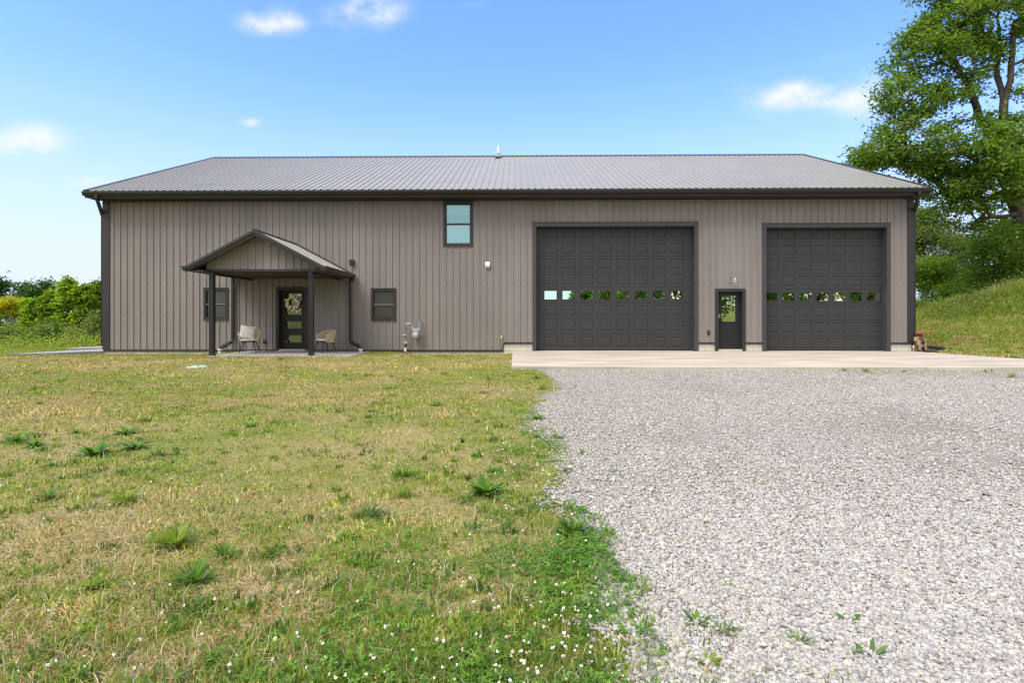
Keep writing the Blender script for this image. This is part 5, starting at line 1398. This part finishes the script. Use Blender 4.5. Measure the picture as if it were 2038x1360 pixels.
for (u, v, su, sv, amp) in [(548,40,46,20,1.0),(722,26,56,24,1.0),(60,284,58,24,1.05),(497,243,16,7,.6),(1615,190,78,27,1.1),(1690,200,70,26,.9),(1730,175,50,36,.5),(1662,120,36,13,.5),(180,362,50,13,.5),(950,8,22,8,.4),(1660,218,70,16,.5)]:
    r_ = ray(u, v); cx_ = r_[0]/r_[1]; cz_ = r_[2]/r_[1]
    ex_ = math_('POWER', math_('DIVIDE', math_('SUBTRACT', hx_, cx_), su*1.6/F), 2); ez_ = math_('POWER', math_('DIVIDE', math_('SUBTRACT', hz_, cz_), sv*1.6/F), 2)
    g = math_('MULTIPLY', math_('EXPONENT', math_('MULTIPLY', math_('ADD', ex_, ez_), -1)), amp)
    tot = g if tot is None else math_('MAXIMUM', tot, g)
cl = math_('MULTIPLY', tot, math_('MULTIPLY_ADD', noi.outputs['Fac'], 3.4, -.80))
mr = nn(nt, 'ShaderNodeMapRange', interpolation_type='SMOOTHSTEP'); mr.inputs['From Min'].default_value = .12; mr.inputs['From Max'].default_value = 1.25
L(cl, mr.inputs['Value'])
cfac = math_('MULTIPLY', mr.outputs[0], math_('GREATER_THAN', sep.outputs['Y'], .06))
# thin high haze paling toward the horizon
hz2 = nn(nt, 'ShaderNodeMapRange', interpolation_type='SMOOTHERSTEP'); hz2.inputs['From Min'].default_value = .44; hz2.inputs['From Max'].default_value = -.02; hz2.inputs['To Max'].default_value = .9
L(sep.outputs['Z'], hz2.inputs['Value'])
HAZE_V = (2.98, 3.2, 3.6, 1)
tintn = nn(nt, 'ShaderNodeMix', data_type='RGBA', blend_type='MULTIPLY'); tintn.inputs[0].default_value = 1; tintn.inputs[7].default_value = (.74, .96, 1.66, 1)
L(sky.outputs[0], tintn.inputs[6])
m1 = nn(nt, 'ShaderNodeMix', data_type='RGBA'); L(hz2.outputs[0], m1.inputs[0]); L(tintn.outputs[2], m1.inputs[6]); m1.inputs[7].default_value = HAZE_V
m2 = nn(nt, 'ShaderNodeMix', data_type='RGBA'); L(cfac, m2.inputs[0]); L(m1.outputs[2], m2.inputs[6]); m2.inputs[7].default_value = (3.5, 3.58, 3.65, 1)
# bright veil added out of view, overhead and behind, to whiten the ambient light
v1 = nn(nt, 'ShaderNodeMapRange', interpolation_type='SMOOTHSTEP'); v1.inputs['From Min'].default_value = .52; v1.inputs['From Max'].default_value = .80; L(sep.outputs['Z'], v1.inputs['Value'])
v2 = nn(nt, 'ShaderNodeMapRange', interpolation_type='SMOOTHSTEP'); v2.inputs['From Min'].default_value = .05; v2.inputs['From Max'].default_value = -.35; L(sep.outputs['Y'], v2.inputs['Value'])
vmix = math_('MULTIPLY', math_('MAXIMUM', v1.outputs[0], v2.outputs[0]), .92)
m3 = nn(nt, 'ShaderNodeMix', data_type='RGBA'); L(vmix, m3.inputs[0]); L(m2.outputs[2], m3.inputs[6]); m3.inputs[7].default_value = (5.0, 4.85, 4.6, 1)
L(m3.outputs[2], bg.inputs['Color'])

sl_ = bpy.data.lights.new('sun', 'SUN'); sl_.energy = 2.0; sl_.angle = R(30); sl_.color = (1, .94, .84)
so = bpy.data.objects.new('sun', sl_); COL.objects.link(so)
sd = Vector((math.sin(SUN_AZ)*math.cos(SUN_EL), math.cos(SUN_AZ)*math.cos(SUN_EL), math.sin(SUN_EL)))
so.rotation_euler = (-sd).to_track_quat('-Z', 'Y').to_euler()
so.location = (-20, -20, 40)

cam = bpy.data.cameras.new('camera'); co = bpy.data.objects.new('camera', cam); COL.objects.link(co)
co.location = (0, 0, ZC); co.rotation_euler = (R(90), 0, YAW)
cam.sensor_fit = 'HORIZONTAL'; cam.sensor_width = 36; cam.lens = 36*F/2038
cam.shift_x = (1019-U0)/2038; cam.shift_y = -(680-V0)/2038
cam.clip_start = .05; cam.clip_end = 2000
scene.camera = co
scene.render.engine = 'CYCLES'
scene.cycles.use_denoising = True; scene.cycles.denoising_input_passes = 'RGB_ALBEDO_NORMAL'; scene.cycles.denoising_prefilter = 'NONE'
scene.cycles.use_adaptive_sampling = False
scene.cycles.filter_width = 1.4
scene.cycles.sample_clamp_indirect = 4
scene.view_settings.view_transform = 'Standard'; scene.view_settings.look = 'None'
scene.view_settings.exposure = 1.12; scene.view_settings.gamma = 1
